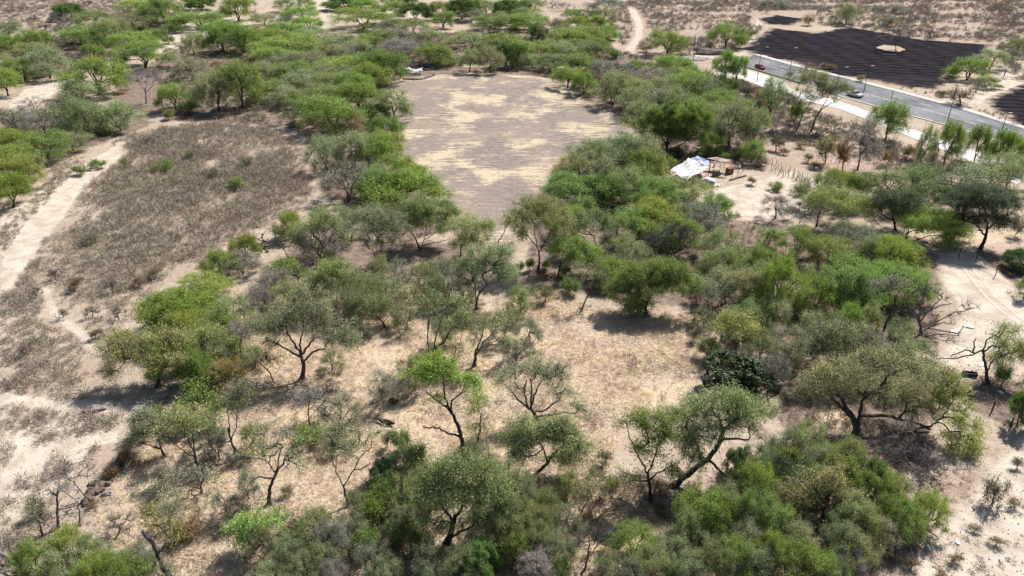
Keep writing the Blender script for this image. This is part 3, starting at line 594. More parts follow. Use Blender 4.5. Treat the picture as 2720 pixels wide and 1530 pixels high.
block('01', g, 'on the left bank of the dry field, back', """1040 702 300 b902 M x1040;910 800 200 b920 K;400 744 300 b942 G;600 754 390 b1004 G;985 886 240 b1062 Gd;740 856 170 b1032 Sr""")
block('01', g, 'on the left bank of the dry field, middle', """460 1056 250 b1286 Mh x530;530 1000 170 h3 Dh;760 1014 290 b1262 M x750;930 1044 300 b1262 G;960 1000 230 h5.5 Gy;1090 1190 280 h6 Gy""")
block('01', g, 'on the left bank of the dry field, near', """680 1262 350 h6.5 Sa;870 1256 250 h6 M;960 1286 310 h6.5 G;1120 1304 480 h6.5 Gd;670 1220 140 h2.5 go""")
g = 'trees of the grove right of the dry field, far part'
block('02', g, 'along the top edge right of the middle', """60 14 150 h6 K;100 66 180 h6 M;170 -10 180 h6 M;300 -6 200 h4.5 Da;410 16 200 h4.5 D;570 20 240 b160 Da;700 -10 240 h6 Ma;700 66 180 h5.5 M""")
block('02', g, 'in the thicket left of the narrow footpath', """20 120 200 h6 G;130 112 240 h6 G;330 160 210 b312 Ma;200 196 140 b292 K;465 78 150 h5 G;490 130 150 h5 Gy;630 136 220 b282 G;440 228 300 h6 G;560 206 300 h6 G;705 204 160 b302 G""")
block('02', g, 'behind the far end of the dry field', """60 316 230 b502 G x40;220 326 250 h6 G;400 326 290 h6 M;560 316 210 h6 M;640 296 170 h6 G;150 416 190 h4 M;330 420 240 h5 M;500 414 260 h6 G;790 372 130 b442 g""")
block('02', g, 'at the far right corner of the dry field', """420 514 220 b664 Gy;540 562 190 b714 Gd;680 476 210 h5 Dh;770 464 300 h6 Sa;930 472 150 h5 G;1210 434 310 b584 G""")
g = 'trees beside the start of the road'
block('02', g, 'near the start of the paved road', """1170 248 270 b412 G;1020 330 150 h3 bo;1340 268 160 b412 Da;1640 194 260 b357 G x1612;1790 216 160 h4 b;1600 402 230 b592 Gn;1695 440 190 b602 Gn""")
g = 'trees of the grove right of the dry field, near part'
block('02', g, 'in the far grove beside the road', """760 562 270 b802 Mh;910 612 290 h7 M;1010 524 270 h6 Sa;1130 592 260 h6.5 M;1340 552 300 h6.5 G;1440 594 260 h6 M;1240 520 240 h6 M""")
block('02', g, 'amid the grove beside the road', """960 684 270 h7 M;1110 690 260 h7 Sa;1220 684 300 h7 M;1560 684 380 b806 Gd;1360 772 330 h7 G;1010 782 350 b1034 Mh;1500 794 290 h7 M""")
block('02', g, 'directly behind the white roofed shack', """1640 790 360 b1110 M;1810 836 220 b1136 Md;1490 1014 180 b1164 G;1805 1076 170 b1224 Gd""")
hero('02', 'K', [(1165, 1150), (1170, 1080), (1180, 1040)], [(1100, 930, 230, 190), (1250, 880, 260, 180), (1370, 930, 240, 190), (1180, 1000, 240, 120)], 'large dark tree with thick twin trunks behind the white shack roof', limbs=[[(1170, 1090), (1240, 1020), (1320, 960)], [(1168, 1100), (1120, 1020), (1090, 940)], [(1250, 1150), (1300, 1080), (1370, 1000)]], rad=0.5, tint='yh', group=g)
block('02', g, 'left of the white roofed shack', """640 1062 310 h7 M;830 1034 340 h8 M;960 1044 310 h8 Mh;560 1156 380 h7 M;1000 1146 330 b1384 Gd;900 1286 300 h6 M;480 1326 390 h6 Gd;700 1356 240 h5.5 K;430 1200 240 h6 Mr""")
block('02', g, 'directly in front of the white roofed shack', """1290 1346 380 h5.5 M;1120 1380 300 h6 G""")
g = 'trees on the dry slope at the top right'
block('03', g, 'on the slope above the black field', """590 36 180 b187 M;370 16 210 b104 Da;60 -6 200 h4 Ma;230 -10 180 h3.5 D;310 106 130 b192 br;-10 50 130 b100 D""")
block('03', g, 'right of centre on the slope above the black field', """880 106 230 b192 b;960 34 160 h4 Ma;1045 86 120 b182 Da;1155 84 110 b186 D;1215 216 90 b292 Dk;1440 116 100 b212 Da;1740 26 150 b92 Dk;1820 126 100 b212 D""")
hero('03', 'D', [(965, 385), (962, 345), (958, 320)], [(955, 290, 190, 110), (920, 310, 110, 70), (1010, 300, 110, 70)], 'grey leafless tree on a straw patch inside the black ploughed field', limbs=[[(962, 350), (925, 315), (900, 290)], [(960, 340), (1000, 300), (1030, 270)]], rad=0.25, tint='a', group=g)
block('03', g, 'beside the right hand end of the black field', """1500 456 280 b602 Gd;1645 586 170 b662 G;1565 584 200 b692 Da;1665 386 260 b522 M;1785 428 190 b572 Da;1880 296 140 b392 Md;1860 380 160 h3 b""")
block('03', g, 'on the road verge below the black field', """1450 648 270 b782 bo;1320 680 110 b725 gk;1440 778 60 b803 bo;300 465 110 b505 br;400 470 100 b520 br;470 480 90 b525 br;700 560 100 b615 br""")
g = 'trees between the sidewalk and the yard'
hero('03', 'S', [(215, 985), (250, 900), (265, 830)], [(290, 600, 250, 150), (230, 760, 220, 150), (350, 640, 160, 120)], 'tall thin tree with three dark stems beside the white sidewalk', limbs=[[(178, 950), (165, 860), (150, 740)], [(250, 900), (300, 800), (370, 690)], [(262, 850), (200, 740), (240, 620)]], rad=0.26, group=g, tint='yd')
hero('03', 'S', [(325, 995), (360, 890), (400, 830)], [(500, 680, 210, 150), (460, 740, 140, 110), (560, 700, 110, 100)], 'dark trunked tree leaning right over the white sidewalk', limbs=[[(400, 830), (470, 780), (560, 740)], [(370, 880), (440, 760), (480, 660)]], rad=0.3, group=g, tint='yd')
block('03', g, 'between the white sidewalk and the sandy yard', """60 612 190 b884 M x15;195 758 130 b932 g;920 796 310 b1062 Gn x882;1180 976 170 b1250 Mn x1150;1340 946 230 b1232 Gn x1330;1545 976 210 b1252 Gn x1545;1720 1006 200 b1252 Gn;1850 1046 190 h6 Gn;1920 1096 140 h6 Gn""")
block('03', g, 'on the bank below the white sidewalk', """700 926 250 b1282 Sa x680;430 998 210 b1232 bo;560 1056 210 b1300 br;900 1118 150 b1252 br;1040 1088 130 b1200 bo;1270 1210 150 b1290 bo;1450 1196 130 b1292 g;300 1150 100 b1225 bo;60 1020 180 b1140 b""")
block('02', g, 'in the shaded gully under the road wall', """1450 520 170 b640 gk;1540 560 200 b690 gk;1640 590 210 b700 gk;1560 620 200 b730 gk;1760 640 170 b740 bk;1850 665 160 b780 br;1900 740 150 b860 br;1820 740 150 b880 bo""")  # most bushes tinted near black to paint in the shade under the bank
g = 'trees in front of the bank at the right'
block('03', g, 'in the front row right of the sandy yard', """590 1304 260 h6 Gy;390 1336 260 h6 M;900 1286 360 h7 Md;1150 1266 330 h7 Md;1500 1264 420 h8 Sd;1700 1196 320 h7 M;1850 1176 250 h7 M""")
# ------------------------------------------------ middle distance
g = 'trees along the right edge of the scrub field'
block('10', g, 'along the right edge of the scrub field', """1560 600 360 b790 Gy;1840 312 180 h4.5 Gyd;1660 426 220 h4.5 Gy;1830 428 250 b625 Sa;1310 726 430 h6 Gy;1240 795 350 b1045 Gy;1500 756 330 b932 G x1500;1300 1046 340 h6 Gy;1560 955 340 h6 My;1740 756 300 h6 Mh""")
hero('10', 'M', [(1185, 1470), (1200, 1400), (1230, 1330)], [(900, 1180, 280, 200), (1050, 1120, 320, 170), (1240, 1130, 320, 170), (880, 1330, 200, 130), (1080, 1270, 340, 160), (1350, 1230, 200, 140)], 'broad tree with black trunk beside two rocks at the scrub corner', limbs=[[(1210, 1380), (1130, 1300), (1000, 1230)], [(1220, 1350), (1250, 1230), (1240, 1150)], [(1230, 1340), (1330, 1290), (1420, 1240)]], rad=0.34, tint='y', group=g)
hero('10', 'D', [(1822, 1335), (1822, 1260), (1818, 1190)], [(1830, 1080, 220, 230), (1890, 1040, 130, 150)], 'grey leafless sapling with straight stem left of the great forked tree', limbs=[[(1822, 1290), (1880, 1240), (1920, 1180)]], rad=0.12, tint='a', group=g)
block('10', g, 'on the straw at the near scrub corner', """1560 1310 400 h3.2 gd;1680 1230 240 h3.5 Mr""")
g = 'trees in the middle of the photo'
block('11', g, 'below the left bank of the dry field', """270 146 200 b350 Gy;520 96 380 b500 M;560 200 400 b520 Sa x495;100 560 300 h5 Sa;700 90 300 h6 M""")
hero('11', 'S', [(920, 590), (930, 510), (932, 440)], [(850, 260, 300, 200), (1000, 290, 300, 220), (930, 170, 300, 140), (930, 380, 200, 110)], 'leaning grey tree with black trunk just left of centre, above the straw', limbs=[[(925, 530), (880, 450), (820, 380)], [(930, 480), (960, 380), (940, 290)]], rad=0.27, tint='d', group=g)
hero('11', 'M', [(1240, 428), (1215, 380), (1190, 320)], [(1180, 210, 260, 190), (1330, 150, 330, 160), (1400, 250, 230, 150), (1250, 110, 260, 110)], 'open tree with spreading black limbs against the near end of the dry field', limbs=[[(1270, 430), (1280, 320), (1290, 230)], [(1290, 430), (1370, 380), (1470, 355)], [(1285, 370), (1340, 320), (1390, 270)], [(1200, 340), (1160, 290), (1110, 250)]], rad=0.2, tint='d', group=g)
hero('11', 'M', [(1540, 530), (1545, 460), (1545, 400)], [(1600, 260, 260, 140), (1700, 260, 160, 100), (1620, 370, 260, 150)], 'green tree on straight dark trunk at the mouth of the dry field', limbs=[[(1545, 430), (1600, 350), (1650, 280)]], rad=0.2, tint='yh', group=g)
hero('11', 'M', [(1660, 885), (1665, 820), (1690, 750)], [(1720, 560, 330, 190), (1850, 620, 200, 190), (1640, 660, 230, 170), (1780, 480, 300, 120)], 'wide grey-green tree with short forked trunk near the exact centre', limbs=[[(1665, 820), (1650, 700), (1620, 590)], [(1690, 760), (1740, 700), (1830, 680)]], rad=0.28, tint='d', group=g)
hero('11', 'G', [(340, 722), (330, 690), (318, 670)], [(200, 580, 220, 130), (270, 620, 180, 100)], 'small bright green tree leaning left beside the leafless grey thicket', rad=0.17, group=g)
hero('11', 'M', [(592, 900), (608, 840), (605, 800)], [(560, 630, 250, 190), (640, 690, 230, 150), (580, 560, 230, 100)], 'upright green tree with forked black trunk on the straw left of centre', limbs=[[(600, 830), (560, 780), (555, 710)], [(605, 800), (620, 720), (650, 640)]], rad=0.2, tint='y', group=g)
block('11', g, 'in the loose group left of the exact centre', """820 566 280 h6.5 M;1080 480 240 b722 S;1260 516 210 h5 My;1400 486 230 h5.5 S;740 690 230 h5.5 M;1470 590 250 h5.5 S""")
hero('11', 'S', [(352, 1408), (358, 1330), (350, 1270), (335, 1220)], [(140, 1020, 330, 210), (330, 930, 420, 240), (560, 1030, 330, 210), (350, 800, 320, 150), (640, 1130, 240, 160), (120, 1140, 180, 110)], 'great forked tree with wide grey crown on the straw left of centre', limbs=[[(345, 1250), (240, 1190), (130, 1130)], [(350, 1260), (330, 1150), (360, 1030)], [(355, 1290), (430, 1210), (520, 1180), (590, 1040)], [(335, 1220), (230, 1050), (240, 960)], [(345, 1230), (430, 1120), (450, 980)]], rad=0.4, tint='d', group=g, dens=1.1)
hero('11', 'M', [(975, 1025), (955, 975), (905, 935)], [(850, 860, 260, 150), (960, 900, 220, 140), (760, 800, 200, 120)], 'low tree leaning left with curved black trunk on the straw', limbs=[[(920, 950), (840, 900), (800, 830)], [(960, 990), (1010, 920), (1000, 860)]], rad=0.19, tint='d', group=g)
hero('11', 'S', [(1165, 975), (1160, 900), (1165, 850)], [(1150, 800, 220, 130), (1060, 830, 150, 110)], 'slim thin tree with straight stem left of the crooked leaning tree', rad=0.13, tint='o', group=g)
hero('11', 'S', [(1225, 1345), (1265, 1270), (1305, 1215), (1420, 1135), (1450, 1070)], [(1310, 830, 210, 130), (1240, 870, 140, 120), (1400, 890, 160, 120), (1480, 850, 120, 100), (1340, 950, 120, 70)], 'crooked leaning tree with tall bare branches just below the centre', limbs=[[(1305, 1215), (1295, 1080), (1300, 960), (1220, 870)], [(1300, 1060), (1310, 960), (1315, 880)], [(1340, 1190), (1360, 1080), (1400, 960), (1410, 880)], [(1430, 1120), (1480, 1020), (1420, 900)]], rad=0.23, tint='d', group=g, dens=0.7)
hero('11', 'M', [(1502, 1325), (1498, 1250), (1505, 1190)], [(1540, 1030, 180, 150), (1500, 1160, 150, 90), (1560, 950, 160, 80)], 'narrow green tree with thin stem left of the pale sunlit stump tree', limbs=[[(1500, 1230), (1545, 1130), (1555, 1060)]], rad=0.14, group=g)
hero('11', 'S', [(1645, 1315), (1655, 1240), (1660, 1190)], [(1700, 1000, 270, 140), (1820, 980, 160, 130), (1640, 1090, 160, 110), (1850, 1130, 140, 90)], 'pale trunked tree with long bare side branch right of centre straw', limbs=[[(1660, 1200), (1700, 1100), (1730, 980)], [(1690, 1200), (1780, 1150), (1900, 1160)], [(1655, 1230), (1720, 1130), (1810, 1040)]], rad=0.3, group=g, tint='h')
hero('11', 'S', [(135, 1432), (110, 1370), (70, 1330), (0, 1270)], [(30, 1270, 160, 90), (110, 1260, 90, 70)], 'bare forked sapling just left of the great forked tree', limbs=[[(90, 1345), (120, 1260), (130, 1230)]], rad=0.1, tint='r', group=g, dens=0.5)
hero('11', 'S', [(255, 505), (205, 430), (140, 330)], [(120, 300, 110, 100)], 'thin dark leaning sapling beside the prickly pear at the scrub edge', rad=0.11, group=g, dens=0.5)
hero('11', 'S', [(1822, 432), (1830, 370), (1875, 300), (1895, 240)], [(1890, 210, 90, 80), (1920, 390, 110, 60)], 'small twisted bare trunk at the mouth of the dry field', limbs=[[(1825, 425), (1870, 405), (1920, 400)]], rad=0.14, tint='d', group=g, dens=0.5)
hero('11', 'M', [(480, 935), (490, 890)], [(200, 900, 300, 180), (300, 780, 330, 170), (430, 870, 220, 160)], 'loose green-tinged tree behind the great forked tree', rad=0.16, tint='y', group=g, dens=0.8)
g = 'trees right of the centre'
hero('12', 'M', [(200, 592), (205, 500), (200, 440)], [(120, 220, 300, 200), (280, 200, 280, 200), (200, 110, 330, 130), (330, 320, 170, 150), (80, 320, 150, 110)], 'tall tree with slender forked trunk at the right lip of the dry field', limbs=[[(202, 450), (160, 380), (60, 240)], [(203, 470), (240, 390), (280, 340)], [(190, 420), (170, 310), (170, 240)]], rad=0.25, tint='y', group=g)
hero('12', 'M', [(635, 465), (640, 415), (665, 395)], [(600, 250, 280, 170), (720, 260, 220, 170), (520, 230, 170, 140)], 'tree with black hooked limbs right of the slender forked tree', limbs=[[(640, 410), (620, 330), (540, 280)], [(660, 400), (770, 380), (785, 330)], [(610, 320), (490, 300), (500, 360)]], rad=0.26, group=g)
hero('12', 'G', [(345, 645), (360, 570), (370, 520)], [(400, 450, 190, 130), (530, 470, 230, 150), (440, 400, 200, 90), (600, 520, 120, 90)], 'bright green tree in the shade behind the bare leaning trunk', limbs=[[(365, 540), (430, 480), (500, 450)], [(490, 640), (500, 560), (520, 500)]], rad=0.2, group=g)
hero('12', 'G', [(1012, 932), (1010, 860), (1030, 790)], [(860, 760, 280, 190), (1000, 620, 330, 150), (1150, 590, 300, 140), (1280, 700, 230, 160), (960, 850, 190, 120), (1100, 730, 260, 140)], 'isolated bright green tree casting a round shadow on the straw', limbs=[[(1015, 830), (930, 780), (850, 740)], [(1140, 810), (1145, 720), (1160, 650)], [(1020, 810), (1100, 700), (1250, 690)]], rad=0.33, tint='d', group=g, dens=1.1)
hero('12', 'S', [(522, 885), (560, 810), (595, 730), (560, 655), (575, 565)], [(590, 560, 150, 90), (690, 640, 90, 50)], 'nearly bare leaning trunk left of the isolated bright green tree', limbs=[[(575, 640), (640, 645), (700, 635)]], rad=0.15, tint='d', group=g, dens=0.8)
hero('12', 'D', [(1190, 545), (1195, 480), (1190, 430)], [(1110, 380, 230, 170), (1270, 350, 240, 190), (1180, 290, 260, 120)], 'wide leafless grey tree behind the isolated bright green tree', limbs=[[(1192, 500), (1130, 420), (1090, 340)], [(1195, 500), (1240, 400), (1290, 330)]], rad=0.24, tint='k', group=g)
block('12', g, 'in the grove between centre and sandy yard', """450 96 230 h6 Gy;760 486 230 h4.5 G;440 636 200 h2.6 g;870 300 250 h5 M;950 96 360 h6 G;1110 46 340 h6.5 Gy;1290 206 220 h5.5 Gy;1390 56 300 h6.5 Sa;930 380 250 h5 M;1540 16 210 h5.5 Gd""")
block('12', g, 'just right of the wide leafless grey tree', """1540 266 330 b560 Md;1600 396 260 h6 M;1860 386 200 h5.5 G;1640 556 380 h5.5 M;1500 1096 210 h3 g;1880 520 200 h6 M""")
hero('12', 'S', [(1510, 942), (1512, 880), (1500, 840)], [(1480, 770, 170, 110), (1600, 770, 190, 120), (1560, 710, 170, 70)], 'small pale see-through tree right of the isolated bright green tree', limbs=[[(1512, 890), (1560, 840), (1610, 790)]], rad=0.12, group=g)
hero('12', 'M', [(1785, 935), (1785, 860), (1775, 790)], [(1740, 690, 220, 150), (1840, 650, 180, 130), (1800, 750, 190, 100)], 'forked green tree in front of the yard grove, third trunk row', limbs=[[(1785, 850), (1850, 780), (1880, 700)]], rad=0.16, tint='y', group=g)
hero('12', 'M', [(1690, 1240), (1690, 1180), (1695, 1150)], [(1620, 1020, 220, 130), (1740, 1030, 240, 140), (1700, 970, 260, 80)], 'feathery green tree just above the dark prickly pear clump', limbs=[[(1690, 1170), (1640, 1100), (1600, 1060)], [(1690, 1160), (1740, 1090), (1790, 1050)]], rad=0.17, tint='yh', group=g)
hero('12', 'D', [(1612, 190), (1600, 150), (1605, 120), (1640, 122), (1662, 100), (1650, 75), (1615, 78)], [(1610, 60, 90, 60)], 'hooked bare trunk curling back on itself beside the sandy yard', rad=0.17, tint='k', group=g, dens=0.6, depth=0.1)
hero('12', 'M', [(1325, 640), (1390, 610), (1450, 605)], [(1560, 620, 260, 110), (1480, 660, 180, 90)], 'low tree with arched black trunk right of the isolated bright green tree', rad=0.24, group=g)
hero('12', 'D', [(1358, 885), (1395, 870), (1392, 800)], [(1400, 800, 50, 40)], 'short bare dead stump stick on the straw beside the yard grove', rad=0.11, tint='k', group=g, dens=0.6, name='dead_tree')
block('12', g, 'on the shaded ground behind the bare leaning trunk', """130 490 90 b590 gd;255 510 80 b590 gd;60 520 80 b600 gd;400 540 90 b640 gd""")
g = 'trees left of the dirt track'
hero('13', 'M', [(365, 262), (378, 190), (400, 130)], [(560, 90, 320, 190), (430, 60, 240, 160), (700, 110, 240, 160)], 'tall green tree with dark stem on the near edge of the sandy yard', limbs=[[(380, 180), (480, 130), (600, 100)]], rad=0.2, tint='y', group=g)
block('13', g, 'at the near edge of the sandy yard', """60 10 220 b200 Sa;240 50 170 b235 Dh;540 170 260 b345 Sk;20 250 150 h4 Mh;640 200 260 h5 S""")
hero('13', 'S', [(962, 288), (950, 220), (940, 170)], [(880, 60, 260, 150), (1020, 80, 260, 160), (950, 130, 230, 110)], 'dark many-stemmed tree at the right end of the yard grove', limbs=[[(900, 240), (860, 170), (850, 90)], [(955, 240), (1000, 150), (1040, 80)], [(945, 190), (940, 100), (930, 50)]], rad=0.32, tint='k', group=g, dens=1.3)
hero('13', 'G', [(1042, 378), (1045, 330), (1060, 290)], [(1130, 250, 260, 160), (1280, 220, 300, 150), (1400, 300, 220, 150), (1330, 380, 160, 110)], 'bright green drooping tree at the head of the dirt track', limbs=[[(1050, 320), (1150, 270), (1300, 240)], [(1150, 400), (1230, 330), (1330, 320)]], rad=0.25, group=g)
hero('13', 'S', [(1600, 430), (1640, 350), (1655, 270)], [(1480, 100, 260, 180), (1700, 90, 330, 200), (1600, 30, 300, 140), (1750, 210, 230, 120), (1560, 200, 200, 120)], 'large dark tree with thick black trunk in the upper right', limbs=[[(1640, 340), (1560, 240), (1440, 200)], [(1655, 280), (1750, 210), (1850, 150)], [(1655, 270), (1640, 150), (1620, 60)]], rad=0.42, tint='k', group=g, dens=1.7)
hero('13', 'K', [(1500, 225), (1470, 190), (1430, 130)], [(1430, 60, 250, 190), (1340, 40, 180, 140)], 'dark tree left of the large thick trunked tree, upper right', limbs=[[(1440, 150), (1390, 120), (1370, 40)]], rad=0.3, tint='k', group=g, dens=0.6)
block('13', g, 'in the grove left of the dirt track, back', """200 256 260 b482 Gd;450 326 350 b542 G;960 326 320 h5.5 Gy;760 270 260 h5.5 Sa;1080 400 200 h4.5 Mk;820 340 220 h5 M""")
block('13', g, 'in the grove left of the dirt track, front', """100 466 290 b932 G x30;390 646 250 h6 Gy;660 476 360 h6 G;900 536 340 h6 G;1090 556 260 h5.5 G;240 830 220 b960 M;310 560 200 h5 M""")
hero('13', 'G', [(545, 952), (550, 880), (530, 760)], [(540, 650, 210, 140), (680, 660, 260, 160), (650, 790, 300, 190), (480, 700, 130, 100)], 'bright green tree with thin black forked trunk left of the bare branches', limbs=[[(550, 890), (590, 830), (640, 760)], [(530, 760), (500, 690), (510, 640)]], rad=0.18, group=g)
hero('13', 'S', [(845, 1165), (860, 1080), (890, 990), (960, 860), (955, 780)], [(900, 730, 230, 110), (970, 690, 180, 110), (840, 760, 130, 90)], 'tall bare grey-topped tree with long black leaning trunk', limbs=[[(940, 900), (970, 800), (1000, 720)], [(980, 980), (1000, 900), (1030, 840)]], rad=0.24, tint='a', group=g, dens=0.9)
hero('13', 'D', [(1155, 1075), (1150, 1000), (1130, 940)], [(1190, 740, 140, 90), (1300, 790, 120, 90), (1350, 870, 130, 70), (1500, 860, 150, 90), (1060, 790, 130, 120), (1420, 930, 140, 70)], 'sprawling leafless tree with long bare limbs over the sandy ground', limbs=[[(1150, 1000), (1070, 880), (1030, 780)], [(1135, 950), (1160, 840), (1195, 700)], [(1150, 980), (1210, 900), (1310, 800), (1325, 755)], [(1205, 910), (1300, 860), (1390, 840)], [(1210, 1040), (1280, 980), (1400, 910), (1540, 880)], [(1215, 1035), (1340, 1050), (1430, 1070), (1475, 1020)], [(1220, 1010), (1310, 990), (1400, 1000)]], rad=0.26, tint='k', group=g, dens=0.7, depth=0.5)
hero('13', 'M', [(1660, 1445), (1650, 1350), (1630, 1270), (1625, 1190)], [(1840, 1180, 260, 200), (1740, 1260, 170, 130), (1800, 1050, 190, 130), (1910, 1250, 180, 180)], 'green crowned tree with long bare branch reaching left, right edge', limbs=[[(1625, 1195), (1560, 1220), (1440, 1250), (1270, 1260)], [(1560, 1220), (1490, 1190), (1380, 1240)], [(1540, 1180), (1555, 1130), (1570, 1105)], [(1630, 1200), (1690, 1160), (1770, 1170)], [(1655, 1340), (1700, 1270), (1790, 1220)], [(1640, 1200), (1650, 1120), (1720, 1080)]], rad=0.28, tint='y', group=g)
block('13', g, 'at the right edge beside the dirt track', """1900 440 240 b580 Kk;1930 640 130 b800 G;1900 180 160 h4 bo""")  # darkest entry is a dark bush with shadow tinted into its crown
g = 'trees of the near right thicket'
hero('13', 'S', [(310, 1445), (380, 1360), (430, 1310), (480, 1280)], [(400, 1150, 320, 180), (560, 1190, 280, 180), (640, 1080, 320, 170), (480, 1050, 300, 150), (740, 1200, 200, 170)], 'broad grey tree with leaning black trunk above the reddish clearing', limbs=[[(430, 1310), (360, 1250), (250, 1230)], [(470, 1290), (560, 1200), (640, 1110)]], rad=0.3, tint='d', group=g, dens=1.1)
hero('13', 'S', [(730, 1430), (760, 1370), (810, 1310)], [(800, 1150, 200, 180), (760, 1280, 220, 140)], 'grey upright tree right of the broad leaning grey tree', limbs=[[(770, 1350), (760, 1230), (740, 1120)]], rad=0.2, tint='a', group=g)
block('13', g, 'above the giant tree in the near right thicket', """560 960 330 h6 Sk;170 1000 260 h5 S;1090 1076 330 h5.5 M;940 1140 270 h5.5 S""")

g = 'bushes around the sandy yard'
block('02', g, 'close around the shack and shelter', """1130 1190 170 b1290 bk;1230 1110 150 b1190 gk;1420 1130 150 b1185 g;1560 1130 150 b1190 gd;1700 1130 140 b1200 bk;1880 1180 150 b1260 b;1150 1330 160 b1400 g""")
block('03', g, 'in the open part of the sandy yard', """-60 1190 120 b1250 b;120 1120 120 b1170 bo;250 1060 130 b1115 br;60 1370 150 b1430 g;230 1400 160 b1470 b;350 1210 120 b1270 br;-120 1330 120 b1390 b""")
hero('23', 'S', [(680, 375), (660, 300), (620, 215)], [(500, -60, 420, 280), (850, -120, 460, 260), (700, 60, 430, 230), (1050, 80, 460, 280), (1250, -60, 330, 240), (360, 60, 300, 220), (1150, 220, 300, 180)], 'giant grey-green tree with thick forked black trunk, lower right', limbs=[[(640, 250), (560, 180), (440, 60)], [(700, 330), (705, 180), (740, 40)], [(700, 220), (900, 240), (1100, 290), (1230, 340)], [(620, 215), (520, 60), (480, -80)], [(720, 120), (860, 0), (960, -120)]], rad=0.62, tint='y', group=g, dens=1.15, depth=0.4)
hero('23', 'G', [(1010, 400), (1150, 330), (1230, 320)], [(1380, 120, 260, 230), (1450, 330, 260, 230), (1500, 480, 220, 200), (1340, -20, 230, 200)], 'drooping bright green tree at the right side of the giant tree', limbs=[[(1230, 320), (1340, 220), (1400, 120)]], rad=0.25, tint='yh', group=g, dens=0.8)
hero('23', 'D', [(1060, 640), (1040, 570), (1000, 500)], [(950, 460, 330, 170), (1100, 540, 330, 200), (1250, 640, 300, 200), (860, 540, 230, 180), (1020, 330, 250, 150), (1150, 690, 270, 170)], 'sprawling leafless grey thicket tree under the giant tree', limbs=[[(1050, 600), (1150, 620), (1300, 680)], [(1000, 500), (920, 480), (820, 560)]], rad=0.22, tint='a', group=g, dens=1.3)
hero('22', 'M', [(1218, 770), (1300, 700), (1380, 640), (1480, 570), (1550, 470), (1600, 350)], [(1340, 230, 380, 230), (1560, 140, 420, 220), (1780, 190, 360, 240), (1290, 420, 300, 190), (1460, 360, 300, 190), (1660, 330, 300, 190), (1400, 540, 240, 140)], 'great leaning tree with thick black trunk slanting right, bottom centre-right', limbs=[[(1550, 470), (1600, 410), (1780, 420)], [(1480, 570), (1560, 640), (1700, 770)], [(1440, 600), (1400, 470), (1320, 330)], [(1600, 350), (1680, 270), (1780, 240)], [(1600, 360), (1560, 260), (1500, 180)]], rad=0.42, tint='', group=g, dens=1.3)
hero('22', 'G', [(1050, 880), (1040, 780), (1025, 680)], [(1000, 300, 280, 180), (830, 380, 200, 130), (1100, 420, 320, 190), (980, 510, 260, 170), (1180, 650, 210, 160), (1120, 290, 300, 150), (900, 690, 170, 90)], 'green tree with slim straight trunk left of the great leaning tree', limbs=[[(1025, 690), (980, 600), (880, 380)], [(1030, 660), (1080, 540), (1110, 430)], [(1035, 730), (1120, 660), (1180, 630)], [(1030, 720), (940, 730), (880, 740)]], rad=0.26, tint='', group=g, dens=1.0)
hero('22', 'S', [(510, 1000), (540, 930), (580, 870)], [(630, 810, 220, 130), (680, 870, 190, 120)], 'small see-through sapling on straw left of the slim trunked tree', rad=0.1, tint='y', group=g, dens=0.8)
block('22', g, 'in the undergrowth at the bottom, right of centre', """1470 752 420 h5 Gy;900 1030 390 b1335 G;1200 1076 350 b1340 M x1165;1190 1336 170 h2.6 gd;1580 1150 360 h4.5 M;1450 1050 250 h3.5 M;760 700 120 b770 gd;500 1020 150 h2.4 b;650 1050 210 h2.6 B""")
hero('22', 'D', [(520, 1430), (560, 1370), (575, 1280), (580, 1180)], [(580, 1150, 260, 190), (500, 1200, 190, 140), (690, 1180, 190, 160)], 'thin bare sapling with bent stem at the bottom edge, centre-right', limbs=[[(565, 1350), (480, 1310), (430, 1380)]], rad=0.12, tint='k', group=g, dens=0.9)
block('22', g, 'along the thicket below the giant tree', """1840 560 340 h5.5 Gy;1830 790 330 h5.5 G;1700 640 200 h4 M;1780 1000 300 h4.5 S;1700 480 160 h3 Ka""")
block('23', g, 'below the giant tree, nearer', """310 280 380 h5.5 M;140 330 300 h5 S;520 520 360 h5.5 Gyd;300 560 300 h5 M;700 620 300 h5 G;890 640 300 h5 Gy;1180 800 280 b1090 Gy;640 780 340 h5 Mh;980 800 280 h4.5 G;760 900 300 h4.5 My""")
hero('23', 'M', [(400, 1095), (415, 1000), (430, 900), (440, 850)], [(340, 740, 300, 180), (520, 760, 270, 160), (250, 860, 230, 160), (640, 850, 200, 130), (440, 670, 280, 120)], 'twisted black trunked tree in the bottom right thicket', limbs=[[(425, 920), (390, 840), (320, 760)], [(425, 960), (500, 920), (570, 870)], [(400, 1080), (330, 1130), (240, 1140)], [(405, 1090), (440, 1120), (460, 1160)]], rad=0.3, tint='y', group=g)
hero('23', 'K', [(120, 830), (145, 720), (170, 650)], [(120, 560, 210, 150), (220, 560, 160, 130)], 'dark many-stemmed young tree over the reddish shade, lower right', limbs=[[(135, 760), (90, 650), (80, 560)], [(150, 700), (210, 620), (240, 560)], [(145, 720), (130, 600), (140, 520)]], rad=0.14, group=g, dens=0.6, tint='yr')
block('23', g, 'along the bottom edge, lower right', """300 1176 420 h4.5 Gy;680 1110 330 h4 My;60 1100 300 h4.5 G;620 1250 260 h3.2 Sa;120 1330 260 h3.5 bo;480 1360 240 h3 S""")
block('23', 'bushes on the bare corner', 'on the pale ground at the bottom right corner', """1690 690 230 b900 b;1690 830 150 b930 B;1720 1140 140 b1215 b;1860 860 140 b940 b;1390 1250 170 b1330 bo;1080 1300 150 b1390 b;1560 1050 120 b1110 b;1880 560 130 b640 b;1320 1380 120 b1440 b""")
